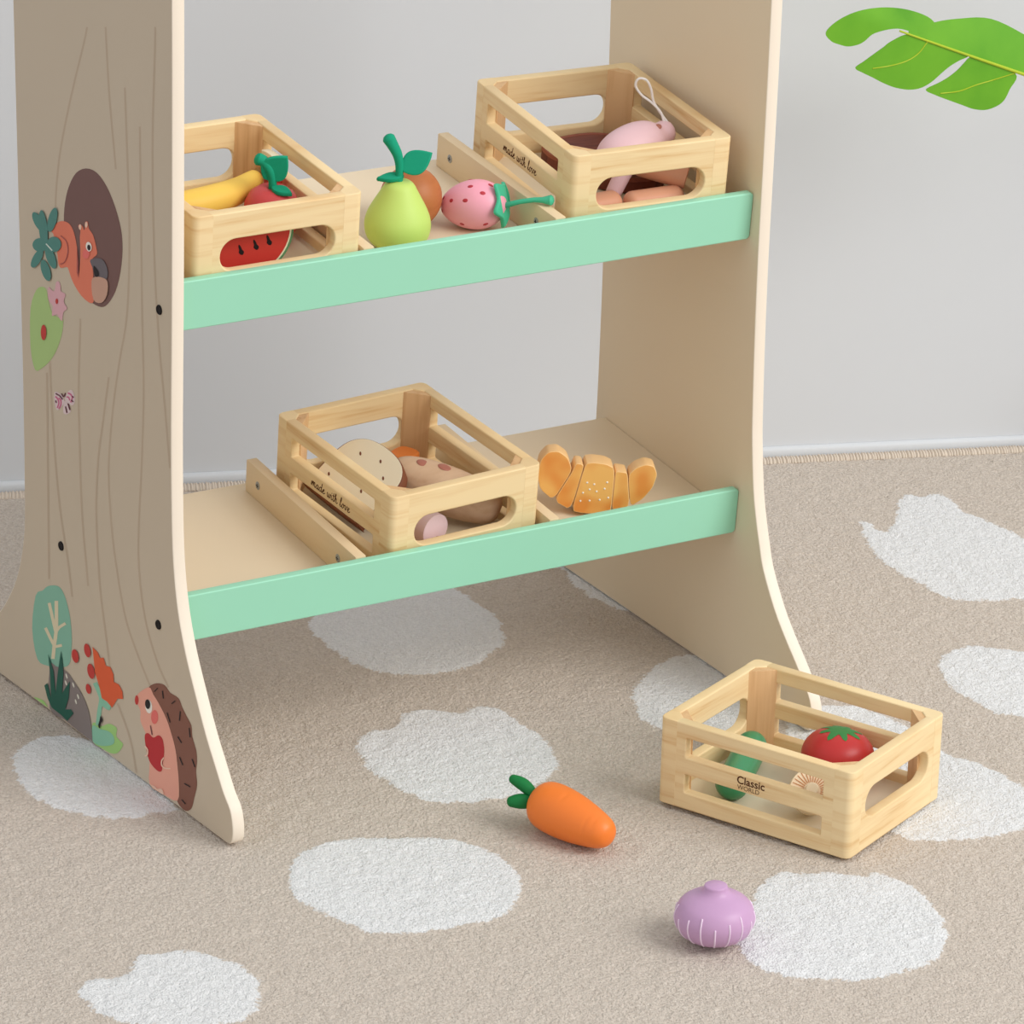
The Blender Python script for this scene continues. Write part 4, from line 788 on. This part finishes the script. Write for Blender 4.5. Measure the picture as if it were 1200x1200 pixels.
t = thing('toy_mushroom', 'cream wooden mushroom with painted gills behind the lettered slat of the crate', 'toy vegetable', K4, 'vegetables in the floor crate')
MUSH = paint('mushroom_cream', (236, 218, 186), .5, .3, .05, 20)
A = axis_frame((.1215, .0395, FL + .0215), (.1340, .0165, FL + .0420), (1, 0, 0))
capp = [(0, -.0185), (.0080, -.0172), (.0150, -.0125), (.0185, -.0055), (.0192, .0005), (.0184, .0038), (.0175, .0044), (.0, .0044)]
MB().add(lathe([(max(a, 0), b) for a, b in capp], 40), MUSH, A).build('cap', t, 50)
gl = MB().add(lathe([(.0050, .0047), (.0178, .0050), (.0178, .0043), (.0050, .0043)], 40), paint('gill_cream', (250, 228, 196), .5), A)
for i in range(30):
    a = 2 * math.pi * i / 30; gl.add(box(.0068, -.00030, .0046, .0166, .00030, .0053, 0), paint('gill_line', (206, 142, 92), .6), A @ RZ(a))
gl.build('gills', t)
MB().add(lathe([(.0056, .004), (.0052, .007), (.0054, .0092), (.0046, .0102), (0, .0104)], 24), MUSH, A).build('stalk', t)

# --- carrot and onion on the rug
a, b = Vector((.3300, .5720, .0204)), Vector((.3545, .4975, .0142)); A = axis_frame(a, b)
t = thing('toy_carrot', 'orange wooden carrot with green leaves lying on the rug', 'toy vegetable', T((.342, .535, 0)))
ORG = paint('carrot_orange', (244, 128, 48), .4, .4, .05, 20)
cpf = [(0, -.0035), (.0070, -.0033), (.0140, -.0010), (.0185, .0045), (.0203, .0125), (.0206, .0220), (.0200, .0330), (.0184, .0450), (.0162, .0560), (.0142, .0640), (.0122, .0695), (.0088, .0738), (.0045, .0757), (0, .0762)]
cpf = [(max(x, 0), y) for x, y in smooth_open(cpf, 3)]; cpf[0] = (0, -.0035); cpf[-1] = (0, .0762)
S_ = T((-.342, -.535, 0))
def dent(a_, z):
    k = 1
    for z0, a0, wd in ((.058, 1.0, .8), (.064, .6, .5), (.020, 3.0, .6), (.034, 2.2, .5), (.012, 4.4, .8), (.046, 5.2, .6), (.030, .3, .4)):
        d = abs((a_ - a0 + math.pi) % (2 * math.pi) - math.pi)
        if d < wd: k -= .022 * math.exp(-((z - z0) / .0011) ** 2) * (1 - (d / wd) ** 2)
    return k
dense = []
for (r0, z0), (r1, z1) in zip(cpf, cpf[1:]):
    dense += [(r0 + (r1 - r0) * k / 3, z0 + (z1 - z0) * k / 3) for k in range(3)]
dense.append(cpf[-1]); MB().add(lathe(dense, 56, dent), ORG, S_ @ A).build('body', t, 60)
LG = paint('carrot_leaf_green', (22, 120, 60), .6, .25, .08, 60)
for p, w in (([(.3270, .5755, .0255), (.3225, .5850, .0310), (.3165, .5930, .0345)], 1.15), ([(.3275, .5765, .0250), (.3240, .5830, .0290), (.3205, .5880, .0300)], 1.0),
          ([(.3255, .5745, .0195), (.3175, .5790, .0200), (.3095, .5835, .0195)], 1.35)):
    rr = [w * (.0024 + .0022 * math.sin(math.pi * min(1, .15 + .75 * k / 10))) for k in range(11)]
    MB().add(tube(smooth_open(p, 5), rr, 12), LG, S_).build('leaf', t, 60)

t = thing('toy_onion', 'lilac wooden onion with white stripes sitting on the rug', 'toy vegetable', T((.3480, .3385, .0004)))
ON = paint('onion_lilac', (197, 156, 194), .4, .4, .05, 20)
op = [(0, 0), (.0110, .0002), (.0200, .0028), (.0272, .0090), (.0304, .0170), (.0300, .0240), (.0264, .0308), (.0205, .0352), (.0150, .0378), (.0112, .0402), (.0094, .0430), (.0088, .0452), (.0078, .0460), (0, .0461)]
op = [(max(x, 0), y) for x, y in smooth_open(op[:-1], 4)] + [(0, .0461)]; op[0] = (0, 0)
mb = MB().add(lathe(op, 56), ON); STR = paint('onion_stripe', (238, 214, 236), .5)
for i in range(17):
    a_ = 2 * math.pi * i / 17 + .1; h0, h1 = .0030, .0265 + .0035 * math.sin(i * 2.1)
    pts = [(r + .00005, z) for r, z in op if h0 < z < h1]
    mb.add(tube([(r * math.cos(a_), r * math.sin(a_), z) for r, z in pts], .00065, 6), STR)
mb.build('body', t, 60)

# ------------------------------------------------------------------ houseplant beyond the stand: one split leaf reaches into the picture
PL = T((1.36, .95, 0))
t = thing('monstera_plant', 'glossy green split monstera leaf reaching in at the upper right', 'houseplant', PL)
LEAFM = wood('monstera_leaf', (112, 178, 48), (76, 148, 36), (9, 9, 9), .4, .9)
RIBM = paint('monstera_rib', (176, 196, 50), .45, .3, .06, 20)
def leaf_pt(u, w):
    """leaf-blade plane: u along the midrib from the tip, w across (negative below)"""
    O = Vector((.902, .952, .4885)); e1 = Vector((.926, 0, -.378)).normalized(); e2 = Vector((.378, 0, .926)).normalized()
    h = -.10 * abs(w) - 1.2 * w * w + .25 * (u - .05) ** 2
    return O + e1 * u + e2 * w + Vector((-.10, -.95, .25)).normalized() * h
def lobe(mb, outline, inner=None):
    from mathutils.geometry import tessellate_polygon, delaunay_2d_cdt
    p = [Vector(q) for q in smooth_closed(outline, 5)]
    xs = [q.x for q in p]; ys = [q.y for q in p]; extra = []
    def inside(x, y):
        c = False
        for i in range(len(p)):
            a, b = p[i - 1], p[i]
            if (a.y > y) != (b.y > y) and x < (b.x - a.x) * (y - a.y) / (b.y - a.y) + a.x: c = not c
        return c
    g = .006; x = min(xs)
    while x < max(xs):
        y = min(ys)
        while y < max(ys):
            if inside(x, y): extra.append(Vector((x, y)))
            y += g
        x += g
    n = len(p); r = delaunay_2d_cdt([Vector((q[0], q[1])) for q in p] + extra, [(i, (i + 1) % n) for i in range(n)], [list(range(n))], 1, 1e-7)
    vs, fs = r[0], r[2]; th = .0006
    v = [leaf_pt(q.x, q.y) for q in vs]; mb.add(([tuple(q) for q in v] + [tuple(q + Vector((.0002, th, 0))) for q in v], [tuple(a) for a in fs] + [tuple(i + len(v) for i in a[::-1]) for a in fs]), LEAFM, PLI)
PLI = PL.inverted(); mb = MB()
LOBES = [[(0.0382, 0.0004), (0.0148, -0.0003), (0.0003, -0.0109), (-0.0053, -0.0182), (-0.0118, -0.0262), (-0.0182, -0.0345), (-0.0241, -0.0426), (-0.0134, -0.0444), (-0.0024, -0.0453), (0.0114, -0.0468), (0.0248, -0.0473), (0.035, -0.0464), (0.0423, -0.0451), (0.0502, -0.0423), (0.0562, -0.0384), (0.0615, -0.0328), (0.0652, -0.027), (0.0695, -0.0196), (0.0743, -0.0131), (0.0805, -0.0068), (0.087, -0.0008), (0.0706, -0.0003)], [(0.098, -0.0007), (0.0899, -0.0013), (0.0864, -0.0077), (0.0832, -0.0148), (0.077, -0.0238), (0.0699, -0.031), (0.0599, -0.0404), (0.0728, -0.0421), (0.0891, -0.0426), (0.1055, -0.0428), (0.1193, -0.0429), (0.1337, -0.0395), (0.1451, -0.0297), (0.1466, -0.0166), (0.1443, -0.0014)], [(-0.0628, -0.0279), (-0.051, -0.0283), (-0.0436, -0.0277), (-0.038, -0.0258), (-0.0319, -0.0225), (-0.0275, -0.0182), (-0.0204, -0.0088), (0.0009, 0.0012), (0.0239, 0.0026), (0.0392, 0.0011), (0.0453, 0.0102), (0.034, 0.0195), (0.0072, 0.0203), (-0.0215, 0.0147), (-0.0474, 0.004), (-0.0643, -0.0089), (-0.072, -0.0223)], [(0.0382, 0.0004), (0.057, 0.0001), (0.0706, -0.0003), (0.087, -0.0008), (0.098, -0.0007), (0.1443, -0.0014), (0.1917, -0.0023), (0.2309, -0.0024), (0.2241, 0.0107), (0.1763, 0.0274), (0.1455, 0.0337), (0.0998, 0.0378), (0.062, 0.0273), (0.0358, 0.0159), (0.0139, 0.0015)]]
VEINS = [[(0.0381, -0.0005), (0.0341, -0.0126), (0.0256, -0.0222), (0.0113, -0.0306), (-0.006, -0.038)], [(0.1443, -0.0014), (0.1255, -0.0128), (0.109, -0.0225), (0.0947, -0.0322), (0.0767, -0.0392)]]
for q in LOBES: lobe(mb, q)
mb.build('leaf_blade', t, 60)
mb = MB().add(tube([tuple(leaf_pt(u, 0) + Vector((0, -.0004, 0))) for u in np.linspace(.004, .30, 14)], list(np.linspace(.0009, .0022, 14)), 8), RIBM, PLI)
for a in VEINS: mb.add(tube(smooth_open([tuple(leaf_pt(*q) + Vector((0, -.0002, 0))) for q in a], 5), .00055, 6), RIBM, PLI)
mb.build('midrib', t, 60)
pe = leaf_pt(.30, 0)
MB().add(tube(smooth_open([tuple(pe), (1.26, .955, .40), (1.34, .952, .30), (1.36, .95, .15)], 8), list(np.linspace(.0024, .004, 25)), 10), RIBM, PLI).build('petiole', t, 60)
MB().add(lathe([(0, -.0008), (.055, -.0008), (.060, .004), (.078, .13), (.080, .15), (.076, .152), (.072, .140), (0, .138)], 40), paint('pot_white', (222, 218, 210), .5)).build('pot', t, 50)
